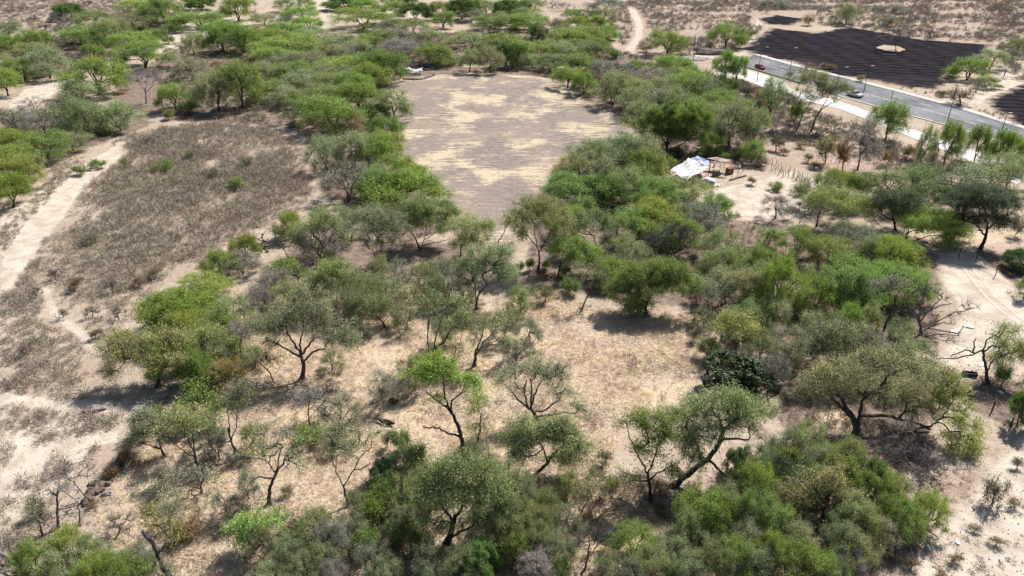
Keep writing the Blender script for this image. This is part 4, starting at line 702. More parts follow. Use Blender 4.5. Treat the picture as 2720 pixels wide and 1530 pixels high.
block('23', 'trees by the wire fence', 'behind the broken wire fence, right edge', """1880 50 190 b312 Kd;1920 -90 120 b110 G;1800 -140 170 h3 g""")
g = 'trees of the near centre'
hero('22', 'S', [(200, 300), (165, 210), (120, 180)], [(60, 20, 230, 170), (230, -30, 300, 190), (420, 100, 240, 150), (530, 180, 190, 120), (130, -120, 270, 150), (330, -110, 250, 140), (-20, -60, 190, 150)], 'open grey tree with knotted crown of limbs on the straw, lower centre', limbs=[[(120, 180), (60, 130), (0, 60)], [(150, 190), (150, 70), (140, -40)], [(165, 205), (260, 190), (360, 120), (400, 40)], [(140, 180), (180, 60), (230, -40)], [(180, 240), (400, 215), (480, 220)], [(120, 180), (90, 80), (110, -30)]], rad=0.36, tint='d', group=g)
hero('22', 'M', [(150, 715), (200, 660), (270, 600), (310, 520)], [(130, 400, 340, 200), (350, 420, 340, 220), (250, 330, 420, 150), (480, 500, 260, 200), (60, 540, 280, 170), (370, 560, 230, 130)], 'grey-green tree with curved leaning black trunk, bottom centre', limbs=[[(270, 600), (240, 490), (190, 400)], [(300, 540), (400, 450), (500, 430)]], rad=0.27, tint='', group=g, dens=1.5)
hero('21', 'M', [(1440, 1200), (1480, 1100), (1500, 1000)], [(1380, 680, 330, 220), (1600, 640, 380, 220), (1500, 850, 440, 260), (1750, 800, 340, 250), (1300, 850, 270, 220), (1830, 960, 260, 230), (1400, 1020, 280, 190), (1640, 1010, 290, 190)], 'large dense grey-green tree in front at the bottom centre', limbs=[[(1490, 1060), (1400, 900), (1370, 760)], [(1500, 1000), (1620, 860), (1720, 780)], [(1440, 1190), (1540, 1110), (1640, 1070)]], rad=0.42, tint='d', group=g, dens=1.7)
hero('21', 'G', [(1572, 580), (1560, 480), (1545, 370), (1500, 260), (1440, 170)], [(1250, -60, 260, 190), (1420, -90, 300, 200), (1560, 0, 240, 190), (1300, 90, 210, 130), (1350, -160, 300, 140), (1650, 100, 160, 140)], 'bright yellow-green tree with leaning mossy trunk, lower centre', limbs=[[(1545, 400), (1450, 370), (1340, 320), (1260, 320)], [(1500, 260), (1420, 100), (1420, -40)], [(1470, 220), (1480, 130), (1560, 60)], [(1440, 170), (1370, 130), (1290, 60)]], rad=0.34, tint='yh', group=g, dens=0.75)
hero('21', 'M', [(1660, 470), (1690, 350), (1700, 230)], [(1700, 180, 190, 170), (1680, 330, 130, 170)], 'ivy covered upright stem right of the leaning mossy trunk', rad=0.16, tint='y', group=g, dens=1.0)
hero('21', 'S', [(98, 910), (100, 800), (150, 670)], [(60, 500, 260, 180), (230, 470, 280, 190), (130, 390, 300, 140), (280, 610, 160, 120), (-60, 560, 180, 150)], 'tree with bare curved black trunk on open straw, lower left of centre', limbs=[[(140, 690), (210, 600), (240, 510), (300, 440)], [(150, 660), (100, 600), (110, 540)], [(130, 700), (40, 700), (-30, 730)], [(145, 670), (170, 560), (200, 470)]], rad=0.27, tint='y', group=g)
hero('21', 'S', [(702, 922), (680, 850), (660, 770)], [(560, 490, 230, 160), (700, 380, 330, 180), (830, 400, 220, 200), (620, 350, 270, 140), (560, 580, 150, 90)], 'Y-shaped thin tree with pale see-through crown on open straw', limbs=[[(660, 770), (600, 660), (610, 580)], [(670, 760), (740, 650), (800, 540), (870, 470)], [(745, 650), (800, 640), (860, 590)], [(605, 650), (580, 580), (560, 500)]], rad=0.2, tint='h', group=g, dens=0.85)
hero('21', 'S', [(402, 305), (395, 200), (405, 90)], [(440, 110, 260, 150), (480, 190, 170, 110), (350, 130, 110, 90)], 'small grey sapling on straw below the great forked tree', limbs=[[(398, 200), (450, 140), (540, 150)]], rad=0.11, tint='a', group=g, dens=0.9)
block('21', g, 'in the green column of undergrowth, bottom centre', """1090 330 170 h3.2 gd;1180 430 240 h3.2 gd;1090 480 260 h3.2 M;1230 540 200 h2.8 gy;960 560 210 h3.2 Ka;1080 610 260 h3 My;930 730 230 h3 gd;1020 830 260 h2.8 gd;860 880 240 h2.8 gd""")
block('21', g, 'in the shady thicket along the bottom edge', """110 958 480 b1255 My x110;420 900 300 h4.5 M;560 980 300 h4 Ma;700 940 300 h3.5 Sd;820 1060 250 h2.8 gd;1090 1000 240 h3 gd;1230 1100 220 h2.8 gd;480 1160 300 h3.2 M;330 1250 300 h3 Md""")
block('21', g, 'at the very bottom beside the dense front tree', """1700 1170 280 h3.5 Kh;1880 1120 260 h3.5 gd;60 1320 300 h2.8 M;560 1300 260 h2.5 Sa;1640 1300 220 h2.4 Kh""")
block('22', g, 'right of the dense front tree, bottom edge', """60 850 300 h4.5 M;190 1000 280 h4 Md;40 1100 250 h4 gd;170 1230 320 h3.5 Sa;400 1300 220 h2.6 g""")
block('21', g, 'on the open straw beside the Y-shaped tree', """390 310 240 h2.2 gy;580 300 220 h3 S;760 270 230 h3 S;250 760 140 b850 b""")
g = 'trees of the near left'
hero('20', 'M', [(1248, 548), (1215, 490), (1170, 460)], [(1130, 260, 260, 180), (1080, 360, 230, 170), (1220, 330, 200, 150), (1010, 440, 150, 110)], 'leaning black stemmed tree beside the brushy bank, lower left', limbs=[[(1215, 490), (1190, 400), (1120, 320)], [(1200, 480), (1100, 450), (1030, 430)]], rad=0.18, tint='d', group=g)
hero('20', 'M', [(1488, 635), (1475, 560), (1465, 510)], [(1340, 300, 260, 170), (1480, 280, 240, 170), (1270, 380, 180, 130), (1420, 220, 240, 110)], 'several-stemmed tree with sunlit pale stems, lower left straw', limbs=[[(1475, 560), (1400, 520), (1310, 440)], [(1468, 520), (1420, 430), (1390, 360)], [(1478, 540), (1460, 420), (1450, 330)]], rad=0.22, group=g, tint='h')
hero('20', 'S', [(1780, 562), (1770, 490), (1745, 430), (1720, 330)], [(1760, 120, 240, 190), (1840, 60, 220, 190), (1700, 200, 170, 150)], 'twin black stemmed thin tree on straw, left of the hanging shadows', limbs=[[(1765, 440), (1785, 320), (1790, 170)], [(1760, 440), (1680, 440), (1600, 430)], [(1735, 370), (1730, 260), (1720, 180)]], rad=0.19, tint='d', group=g)
hero('20', 'D', [(665, 890), (610, 800), (560, 740)], [(500, 690, 250, 180), (650, 690, 230, 190), (590, 800, 210, 130), (410, 660, 170, 130)], 'bare twiggy small tree on the brushy bank, lower left', limbs=[[(600, 800), (470, 780), (400, 720)]], rad=0.1, tint='o', group=g, dens=0.9)
hero('20', 'D', [(435, 1085), (432, 950), (430, 850), (440, 805)], [(420, 820, 60, 40)], 'upright dead black stump with broken top, lower left', limbs=[[(432, 850), (400, 825), (390, 820)]], rad=0.17, tint='k', group=g, dens=0.8, name='dead_tree')
hero('20', 'D', [(605, 1065), (600, 960), (590, 890), (540, 850), (470, 790)], [(490, 800, 110, 60)], 'thin dead leaning stem right of the broken black stump', rad=0.12, tint='', group=g, dens=0.8, name='dead_tree')
hero('20', 'D', [(1290, 1475), (1240, 1400), (1190, 1290), (1150, 1190), (1070, 1110)], [(1140, 1160, 60, 40)], 'broken forked dead trunk at the bottom edge, left of centre', limbs=[[(1185, 1300), (1230, 1240), (1250, 1205)]], rad=0.33, tint='k', group=g, dens=0.7, name='dead_tree')
hero('20', 'M', [(1330, 1210), (1250, 1130), (1180, 1040)], [(1130, 1000, 190, 130), (1310, 1090, 160, 110), (1200, 1080, 180, 110)], 'sparse green sapling leaning over the broken forked trunk', rad=0.1, tint='yd', group=g, dens=0.7)
block('20', g, 'between the straw and the brushy bank, lower left', """900 955 360 b1130 B;1430 990 270 b1140 br;300 858 210 b1010 b;1560 20 330 b300 gd;1180 160 150 h2.8 gy;1050 550 150 b600 br;960 480 160 b570 br;850 600 150 b690 br;700 880 110 b930 br;1400 1050 180 b1170 br""")
block('20', g, 'in the green clump at the bottom left', """500 1056 260 h4 Gy;250 1150 330 h4.5 G;420 1170 330 h4 Mh;700 1270 280 h3.5 Gyd;880 1260 300 h3.5 Gd;1060 1300 260 h3 G;560 1330 260 h3 M""")
hero('20', 'D', [(205, 1450), (120, 1360), (20, 1280), (-60, 1250)], [(0, 1290, 230, 130), (90, 1330, 180, 110), (-40, 1390, 200, 110)], 'fallen looking grey bare tree in the bottom left corner', limbs=[[(190, 1440), (100, 1420), (-20, 1390)], [(120, 1360), (100, 1280), (60, 1200)]], rad=0.26, tint='', group=g, dens=0.9)
hero('20', 'S', [(318, 1145), (310, 1080), (260, 980)], [(190, 1040, 210, 150), (280, 980, 150, 120)], 'thin curved sapling above the bottom left green clump', limbs=[[(300, 1115), (200, 1110), (110, 1135)]], rad=0.1, tint='y', group=g, dens=0.5)
hero('21', 'G', [(-90, 1330), (-60, 1250)], [(-60, 1080, 400, 200), (60, 1040, 300, 170), (-160, 1180, 260, 170)], 'low bright green tree on straw at the bottom, left of centre', rad=0.16, tint='h', group=g, dens=0.9)

hero('20', 'S', [(1520, 822), (1518, 770), (1525, 735)], [(1350, 730, 330, 150), (1180, 790, 260, 130), (1560, 700, 300, 160), (1650, 790, 260, 150), (1450, 850, 300, 140)], 'low bare-limbed tree spreading left over straw, lower left', limbs=[[(1518, 790), (1400, 760), (1260, 790), (1160, 830)], [(1520, 770), (1430, 700), (1300, 700)], [(1525, 740), (1590, 690), (1640, 680)]], rad=0.17, tint='h', dens=0.7)
g = 'trees of the near left'
block('20', g, 'in front of the broken forked trunk, bottom left', """1180 1290 240 h2.6 S;1000 1180 260 h3 S;780 1200 260 h3 S;640 1120 200 h3 M""")
block('21', g, 'above the bright tree with leaning mossy trunk', """950 -120 300 h4.5 S;620 60 300 h4 S""")
block('21', g, 'left of the dense front tree, on straw', """1180 -230 260 h5 M;980 330 170 h2.4 b;250 1120 260 h3.5 M""")
g = 'trees right of the centre'
block('22', g, 'on the straw in front of the leaning tree', """700 480 170 h2.2 b;420 640 240 h4 M;640 620 200 h3 S""")
g = 'bushes of the scrub field'
block('10', g, 'standing out in the near scrub field', """850 640 170 b760 B;700 850 170 b940 B;560 640 190 b740 b;420 560 190 b660 B;900 860 170 b960 B;1050 640 160 b720 b;1180 560 160 b650 b;690 300 190 b390 b;280 700 160 b790 B;720 1020 150 b1100 b;480 870 150 b950 B;180 1150 170 b1240 B""")
block('00', g, 'standing out in the far scrub field', """1680 1020 150 b1095 D;1450 1120 150 b1200 b;1250 1200 150 b1290 g;1120 1020 150 b1100 B;950 1180 140 b1260 b;1600 1260 150 b1350 b;1850 1180 150 b1260 b;740 1200 130 b1270 g;620 1250 130 b1320 g;1780 1340 150 b1430 g""")

g = 'trees in the middle of the photo'
block('11', g, 'in the thin wood left of centre', """650 740 280 h5.5 Sn;1000 640 270 h5 Sn;1350 630 250 h5 Mn;1120 860 230 h4 Sn;780 950 210 h3 Sn;1400 930 220 h4 Mn;1580 690 270 h5.5 Sn;1880 870 250 h5 Mn;420 610 270 h5.5 Mn;60 690 270 h5.5 San;950 470 270 h5 Mn;560 1180 220 h3 Sn;1340 1130 200 h3.5 Mn""")
g = 'trees along the right edge of the scrub field'
block('10', g, 'in shade behind the broad black trunk', """1650 1120 260 h4.5 Sn;1790 970 280 h5 San;1450 1170 290 h5 Gn;1900 1140 230 h3.5 Mn;1690 900 260 h5 Gn;1400 890 300 h5.5 Gyn""")
g = 'trees right of the centre'
block('12', g, 'at the left rim of the straw opening', """60 690 280 h5 Mn;140 930 240 h4.5 Sn;30 1080 270 h4 Sn;250 690 200 h3 bn;700 560 200 h3.5 Mn""")
block('12', g, 'at the right rim of the straw opening', """1790 810 290 h5.5 Mn;1900 750 250 h5.5 Gn;1900 1040 280 h5 Sn;1460 860 200 h3.5 Sn;1600 900 230 h4.5 Mn;1380 1000 150 h2.4 b;1560 1180 190 h3.5 Sn;1760 1130 240 h4.5 Sn""")
g = 'trees left of the dirt track'
block('13', g, 'in lower grove by the track', """60 790 280 h5.5 Mn;150 1110 280 h5 Sn;330 890 280 h5.5 Mn;700 950 300 h5.5 Sn;1000 940 260 h5 Mn;480 880 240 h5 Sn;780 850 220 h5 Mn;620 830 250 h5 Gn;60 1200 250 h4.5 San;960 1230 260 h5 Sn""")
g = 'trees of the near left'
block('20', g, 'around the twin black stemmed tree', """1560 220 280 h4.5 Mn;1700 800 270 h3.5 Sn;1250 870 250 h3 Sn;1060 190 190 h3.5 Sn;1620 360 240 h3.5 San;1880 280 250 h4 Mn;1380 120 220 h3.5 Gn;1850 640 240 h3.5 Sn""")
g = 'trees of the near centre'
block('21', g, 'packed around the dense front tree', """1250 610 300 h4.5 M;1150 740 260 h4 M;1330 1160 300 h4 Md;1560 1180 300 h4 Md;1860 550 330 h5.5 M;880 1160 290 h3.5 Sd;760 800 220 h3 M;1700 420 280 h4.5 S;1100 900 260 h3.4 Md;1880 820 300 h5 Md;980 1280 280 h3 Md;1430 640 280 h5 M""")
block('22', g, 'between dense front tree and slim tree', """60 620 340 h5 M;250 770 310 h4.5 Md;430 890 270 h3.5 S;350 1110 270 h3.5 M;80 730 300 h4.5 Md;-20 950 300 h4.5 Md;180 870 260 h4 M""")
g = 'trees of the near right thicket'
block('22', g, 'in thicket right of the leaning tree', """700 1240 290 h3.5 M;1050 1190 310 h4 M;1350 920 280 h4.5 M;1650 740 330 h5 M;1700 1130 330 h4.5 Gd;1850 1190 310 h4 M;1900 370 280 h5 S;1780 640 260 h4.5 S;1560 880 280 h4.5 G;1330 1250 280 h3.5 M;900 1280 260 h3.2 S""")
block('23', g, 'in gaps of the bottom right thicket', """60 470 300 h5 M;60 890 310 h5 G;420 430 310 h5.5 S;620 370 260 h5 M;790 550 270 h5 Ka;210 990 330 h4.5 M;560 1010 310 h4.5 M;880 970 270 h4 S;1060 890 270 h4.5 G;450 1250 310 h3.5 G;170 700 280 h4.5 S;980 660 260 h4.5 My;60 1240 280 h3.5 S""")
# ---------------------------------------------------------------- built things
def lamp(tile, base, top, head, label, arm=True):
    b = G(*T(tile, *base)); h = on_plane(*T(tile, *top), b[1])[2]; o = thing('street_lamp', label, 'street lamp', b, 0, 'street lamps along the road')
    MB().tube([(0, 0, -0.1), (0, 0, h * .5), (0, 0, h)], [0.13, 0.10, 0.075], 10).build('pole', STEEL, o, smooth=True)
    MB().box((0, 0, 0.09), (0.5, 0.5, 0.22), 0, 0.04).build('footing', KERB, o)
    if head:
        e = on_plane(*T(tile, *head), b[1]) - b; L = np.clip(e[0], -2.6, 2.6); rise = max(0.0, min(1.0, e[2] - h))
        MB().tube([(0, 0, h - 0.1), (L * .5, 0.1, h + rise * .7), (L * .85, 0.15, h + rise)], [0.05, 0.045, 0.04], 8).build('arm', STEEL, o, smooth=True)
        MB().box((L, 0.15, h + rise + 0.02), (0.95, 0.34, 0.16), 0, 0.05).build('lamp_head', LAMPW, o)
    return o
lamp('02', (1362, 490), (1384, 256), (1424, 242), 'street lamp standing alone left of the start of the road')
lamp('02', (1608, 415), (1640, 228), (1662, 244), 'street lamp in front of the green tree by the orange barrier')
lamp('02', (1848, 612), (1876, 372), (1928, 356), 'street lamp on the pavement edge just left of the red car')
lamp('03', (155, 597), (190, 372), (214, 362), 'street lamp right of the red car on the kerb')
lamp('03', (515, 662), (537, 530), (598, 508), 'street lamp partly behind trees left of the white pickup')
lamp('03', (722, 692), (757, 500), (792, 498), 'street lamp rising directly behind the white pickup')
lamp('03', (912, 822), (932, 676), None, 'bare steel post without lamp head, right of the white pickup')
lamp('03', (1348, 936), (1418, 652), (1448, 660), 'tallest street lamp, by the dark wet patch of road')
lamp('03', (1755, 1015), (1785, 870), (1832, 853), 'street lamp at the right end of the road')
def car(label, name, p, rz, paint, prof, cabin, L, Wd, roof, pickup=False):
    o = thing(name, label, 'car', p, rz); m = plain(name + '_paint', paint, 0.25, 0.04, 2, 0.1)
    MB().prism(prof, -Wd / 2, Wd / 2, 0.07).build('body', m, o, smooth=False)
    MB().prism(cabin, -Wd / 2 + 0.1, Wd / 2 - 0.1, 0.06).build('windows', GLASS, o)
    x0, x1, z = roof; MB().box(((x0 + x1) / 2, 0, z), (x1 - x0, Wd - 0.3, 0.07), 0, 0.03).build('roof', m, o)
    for s in (-1, 1):
        for x in (cabin[0][0] * 0 + x0 + 0.1, (x0 + x1) / 2, x1 - 0.1): MB().box((x, s * (Wd / 2 - 0.1), z - 0.3), (0.09, 0.06, 0.6)).build('pillar', m, o)
        for x in (-L * 0.3, L * 0.31):
            w_ = MB(); w_.tube([(x, s * (Wd / 2 - 0.2), 0.33), (x, s * (Wd / 2 + 0.02), 0.33)], 0.34, 16); wo = w_.build('wheel', TYRE, o)
            MB().tube([(x, s * (Wd / 2), 0.33), (x, s * (Wd / 2 + 0.035), 0.33)], 0.2, 12).build('rim', LAMPW, wo)
        MB().box((L / 2 - 0.03, s * (Wd / 2 - 0.3), 0.72), (0.1, 0.34, 0.15), 0, 0.03).build('headlight', LAMPW, o)
        MB().box((-L / 2 + 0.02, s * (Wd / 2 - 0.2), 0.85), (0.08, 0.16, 0.26), 0, 0.02).build('tail_light', RUST, o)
        MB().box((x1 - 0.05, s * (Wd / 2 + 0.1), 1.0), (0.12, 0.2, 0.13), 0, 0.03).build('wing_mirror', m, o)
    MB().box((L / 2, 0, 0.42), (0.14, Wd - 0.15, 0.24), 0, 0.04).build('bumper', BLACKP, o)
    if pickup: MB().box((-L * 0.32, 0, 0.99), (L * 0.3, Wd - 0.3, 0.05)).build('load_bed', BLACKP, o)
rd = wdir((2040, 173), (2300, 243))
car('dark red hatchback driving on the near lane of the road', 'red_car', G(1360 + 1882 * ZF, 533 * ZF) + np.array([0.3, 3.0, 0.012]), rd, (0.30, 0.014, 0.03),
    [(-2.05, 0.3), (2.1, 0.3), (2.12, 0.7), (1.95, 0.85), (1.0, 0.97), (-1.95, 1.0), (-2.1, 0.75)], [(-1.85, 0.95), (1.15, 0.95), (0.45, 1.47), (-1.45, 1.5)], 4.2, 1.75, (-1.4, 0.42, 1.5))
car('white pickup truck with dark rear side window driving on the road', 'pickup_truck', G(2040 + 676 * ZF, 735 * ZF) + np.array([-0.5, 1.4, 0.012]), rd, (0.72, 0.73, 0.76),
    [(-2.6, 0.38), (2.6, 0.38), (2.64, 0.8), (2.45, 1.0), (1.2, 1.1), (-2.55, 1.1), (-2.62, 0.8)], [(-0.75, 1.08), (1.35, 1.08), (0.7, 1.72), (-0.6, 1.76)], 5.3, 1.9, (-0.58, 0.66, 1.77), True)
# road barrier
bp = G(1820 + 1015 * 300 / 2415, 60 + 585 * 300 / 2415); o = thing('road_barrier', 'orange and white road barrier at the closed end of the road', 'barrier', bp)
MB().box((0, 0, 0.85), (2.0, 0.12, 0.9), 0, 0.03).build('panel', plain('orange_board', (0.55, 0.13, 0.045), 0.7, 0.2, 2), o)
MB().box((-0.3, 0, 1.4), (2.6, 0.1, 0.2), 0, 0.02).build('top_rail', PAINT, o)
for s in (-1, 1): MB().box((s * 0.8, 0, 0.2), (0.1, 0.6, 0.42)).build('leg', PAINT, o)
# earth heaps
def heap(tile, x, y, size, m, label, name, seed, cat):
    p = G(*T(tile, x, y)); tag(MB().lump((0, 0, 0), size, seed, 4, 0.3).build(name, m, None, p, smooth=True), label, cat)
heap('02', 1500, 405, (13, 7, 4.2), plain('purple_earth', (0.15, 0.115, 0.11), 0.95, 0.35, 0.8), 'dark purple-brown earth heap at the start of the road', 'earth_heap', 4, 'heap')
heap('02', 1370, 450, (14, 6, 2.0), plain('grey_gravel', (0.33, 0.30, 0.29), 0.95, 0.3, 1.2), 'low grey gravel heap beside the dark earth heap', 'gravel_heap', 5, 'heap')
heap('01', 1290, 505, (6, 3, 2.6), plain('blue_grey_tarp', (0.075, 0.075, 0.10), 0.8, 0.3, 1.2), 'dark blue-grey heap under trees at the field fence', 'covered_heap', 6, 'heap')
heap('23', 1480, 205, (1.0, 2.2, 0.9), PALEROCK, 'white pale log end lying beside the broken wire fence', 'pale_log', 7, 'log')
# ---- the shack: white sheet roof on posts
SH = lambda x, y: (1740 + x * 300 / 2576, 370 + y * 300 / 2576)
nb = NT('stained_white_sheet', 0.7); f1 = nb.noise(0.8, 6, 0.7); WSH = nb.out(nb.mix(nb.step(f1, 0.47, 0.60), nb.mix(nb.step(nb.noise(3.0, 4), 0.4, 0.6), (0.60, 0.62, 0.66), (0.74, 0.75, 0.78)), (0.33, 0.32, 0.33)))
c0 = G(*SH(850, 900)); sh = thing('shack', 'open shack with crumpled white sheet roof among the trees', 'shack', c0)
corners = [SH(300, 740), SH(760, 420), SH(1215, 640), SH(740, 905)]; hts = [1.9, 2.7, 2.6, 1.9]
K = [G(*p, z=h) - c0 for p, h in zip(corners, hts)]; n = 24; rr = np.random.RandomState(2); V = []
for j in range(n + 1):
    for i in range(n + 1):
        u, v = i / n, j / n; p = (1 - u) * (1 - v) * K[0] + (1 - u) * v * K[1] + u * v * K[2] + u * (1 - v) * K[3]
        p = p + np.array([0.12 * math.sin(9 * v + i), 0.1 * math.cos(8 * u), 0.34 * math.sin(6 * u + 3 * v) * math.sin(5 * v + 1) - 0.45 * math.sin(3.14 * u) * math.sin(3.14 * v) + rr.normal(0, 0.05) + 0.1 * (int(u * 4) % 2)]); V.append(p)
F = [(j * (n + 1) + i, j * (n + 1) + i + 1, (j + 1) * (n + 1) + i + 1, (j + 1) * (n + 1) + i) for j in range(n) for i in range(n)]
rf = link('roof', mesh_np('roof', V, F, WSH), sh); sm = rf.modifiers.new('thick', 'SOLIDIFY'); sm.thickness = 0.04
nb = NT('blue_sheet', 0.6); ff = nb.noise(0.9, 4); MBL = nb.out(nb.mix(nb.step(ff, 0.42, 0.58), (0.10, 0.14, 0.30), (0.50, 0.55, 0.66)))
K2 = [G(*SH(x, y), z=h) - c0 for x, y, h in ((800, 440, 2.78), (960, 380, 2.8), (1230, 480, 2.75), (1215, 620, 2.74))]
b = MB(); m8 = 8
for i in range(m8):
    for j in range(m8):
        f_ = lambda u, v: (1 - u) * (1 - v) * K2[0] + (1 - u) * v * K2[1] + u * v * K2[2] + u * (1 - v) * K2[3] + np.array([0, 0, 0.12 * math.sin(11 * u + 2) * math.sin(7 * v)])
        b.quad(f_(i / m8, j / m8), f_((i + 1) / m8, j / m8), f_((i + 1) / m8, (j + 1) / m8), f_(i / m8, (j + 1) / m8))
b.build('blue_sheet', MBL, sh)
for (x, y, h) in ((790, 960, 2.0), (850, 1000, 1.6), (1010, 960, 2.2), (1220, 800, 2.5), (430, 700, 1.8), (1020, 1060, 1.7)):
    p = G(*SH(x, y)) - c0; MB().tube([p + (0, 0, -0.1), p + (0.03, 0.02, h)], 0.06, 6).build('post', WOOD, sh)
MB().tube([G(*SH(900, 975), z=0.5) - c0, G(*SH(1215, 800), z=0.7) - c0], 0.09, 6).tube([G(*SH(1000, 930), z=.9) - c0, G(*SH(1215, 790), z=1.5) - c0], 0.05, 6).build('rail', WOOD, sh)
q = [G(*SH(x, y)) - c0 for x, y in ((300, 760), (820, 480))]
b = MB(); b.quad(q[0], q[1], q[1] + (0, 0, 2.2), q[0] + (0, 0, 1.6)); b.build('back_wall', DWOOD, sh)
# ---- second shelter with an old brown sheet roof
c1 = G(*SH(1500, 830)); s2 = thing('shelter', 'pole shelter with flat rusty sheet roof right of the white shack', 'shelter', c1)
KK = [G(*SH(x, y), z=h) - c1 for x, y, h in ((1180, 430, 2.5), (1400, 400, 2.6), (1720, 470, 2.5), (1600, 530, 2.4))]
b = MB(); RS2 = plain('old_roof_sheet', (0.36, 0.28, 0.24), 0.85, 0.45, 1.1)
for i in range(6):
    f_ = lambda u, v, o_=0.03 * (i % 2): (1 - u) * (1 - v) * KK[0] + (1 - u) * v * KK[1] + u * v * KK[2] + u * (1 - v) * KK[3] + np.array([0, 0, o_])
    b.quad(f_(i / 6, 0), f_((i + 1) / 6 + 0.02, 0), f_((i + 1) / 6 + 0.02, 1), f_(i / 6, 1))
rf2 = b.build('roof', RS2, s2); rf2.modifiers.new('thick', 'SOLIDIFY').thickness = 0.03
for (x, y, h) in ((1320, 820, 2.5), (1460, 800, 2.45), (1560, 740, 2.4), (1735, 930, 2.6), (1885, 830, 2.5), (1990, 760, 2.2), (1240, 720, 2.4), (1600, 900, 1.4)):
    p = G(*SH(x, y)) - c1; MB().tube([p + (0, 0, -0.1), p + (0.05, 0, h)], 0.05, 6).build('post', WOOD, s2)
MB().tube([G(*SH(1190, 460), z=2.4) - c1, G(*SH(1640, 545), z=2.35) - c1], 0.06, 6).build('beam', WOOD, s2)
def crate(nm, x, y, size, m, label, cat, rz=0.3, z=0.0):
    o = thing(nm, label, cat, G(*SH(x, y)), rz); MB().box((0, 0, size[2] / 2), size, 0, 0.03).build('box', m, o)
    for s in (-1, 1): MB().box((s * size[0] * .38, 0, size[2] / 2), (0.1, size[1] + 0.05, size[2] + 0.05)).build('slat', WOOD, o)
crate('rusty_crate', 1690, 780, (1.5, 1.1, 1.35), RUST, 'rust coloured box under the right end of the pole shelter', 'box', 0.5)
crate('dark_crate', 1385, 830, (1.4, 1.0, 1.2), plain('green_grey_box', (0.10, 0.11, 0.10), 0.7, 0.3, 2), 'dark grey box with pale lid under the pole shelter', 'box', 0.1)
tag(MB().box((0, 0, 0.6), (0.45, 0.3, 1.2), 0.2, 0.1).build('white_drum', WHITE, None, G(*SH(1350, 620))), 'white upright container between shack and shelter', 'container')
tm = thing('covered_mound', 'dark rounded mound half covered with a white sheet', 'mound', G(*SH(1190, 1060)))
MB().lump((0, 0, 0.55), (2.9, 2.2, 2.0), 3, 4, 0.16, None).build('mound', BLACKP, tm, smooth=True)
cv = MB().lump((0.25, 0.35, 0.72), (2.8, 2.1, 1.98), 3, 4, 0.16, -0.02).build('cover_sheet', WHITE, tm, smooth=True)
for (a, b2, c2, d2, r_, lb) in ((1700, 945, 2080, 835, 0.2, 'long pale log on the ground in front of the pole shelter'), (1415, 885, 1580, 895, 0.16, 'short log right of the mound with white sheet')):
    p0, p1 = G(*SH(a, b2)), G(*SH(c2, d2)); mid = (p0 + p1) / 2
    tag(MB().tube([p0 + (0, 0, r_), mid + (0.1, 0.15, r_ + .05), p1 + (0, 0, r_)], [r_, r_ * .9, r_ * .8], 9).build('log', plain('pale_log_wood', (0.34, 0.27, 0.22), 0.9, 0.35, 3), None), lb, 'log')
for i, (x, y, s_, lb) in enumerate(((1000, 200, 1.3, 'white sheet scrap behind the shack roof'), (1390, 1050, 1.5, 'crumpled white sheet on the ground right of the mound'), (1120, 1105, 0.6, 'white plastic scrap at the foot of the mound'))):
    tag(MB().lump((0, 0, 0.08), (s_, s_ * .7, 0.3), 20 + i, 3, 0.45).build('white_scrap', WHITE, None, G(*SH(x, y))), lb, 'plastic sheet')
# ---- tarp and rubble rows at the far end of the dry field
TR = lambda x, y: (1030 + x * 360 / 2576, 130 + y * 360 / 2576)
t1 = thing('tarp_shelter', 'small white tarp shelter under trees at the dry field', 'tarp shelter', G(*TR(420, 470)))
b = MB(); rs = np.random.RandomState(3); zz = rs.uniform(0.5, 2.0, (10, 7)) ; xx = np.linspace(-4.6, 4.6, 10); yy = np.linspace(-2.2, 2.2, 7)
b_ = lambda i, j: (xx[i] + 0.4 * math.sin(j * 2 + i), yy[j] + 0.4 * math.sin(i * 1.7), zz[i, j])
for i in range(9):
    for j in range(6):
        if (i * 5 + j * 3) % 11 > 1: b.quad(b_(i, j), b_(i + 1, j), b_(i + 1, j + 1), b_(i, j + 1))
b.build('tarp', WHITE, t1).modifiers.new('thick', 'SOLIDIFY').thickness = 0.04
for x in (-3.0, 0.5, 3.6): MB().tube([(x, -2.2, -0.05), (x, -2.2, 1.1)], 0.07, 6).build('post', DWOOD, t1)
rw = MB(); rs = np.random.RandomState(8)
for k in range(34):
    f = k / 33.0; p = G(*TR(330 + 540 * f, 575 + 10 * math.sin(f * 5) - (60 * max(0, f - .65) / .35))); rw.lump(p + (0, 0, 0.2), rs.uniform(0.5, 1.1, 3) * (1.6, 1, .8), 50 + k, 2, 0.3)
tag(rw.build('stone_row', ROCK, None), 'curved row of loose stones at the far end of the dry field', 'stone row')
rw = MB()
for k in range(60):
    f = k / 59.0; x, y = [(640 - 400 * 0) * 0 + v for v in (0, 0)]; q = G(*T('20', 640 + (960 - 640) * f, 900 - 365 * f)); rw.lump(q + (rs.normal(0, .35), rs.normal(0, .3), 0.15), rs.uniform(0.4, 0.95, 3) * (1, 1, .7), 90 + k, 2, 0.3)
tag(rw.build('rubble_wall', plain('brown_rubble', (0.17, 0.125, 0.10), 0.95, 0.4, 2), None), 'low brushy rubble wall along the straw edge, lower left', 'wall')
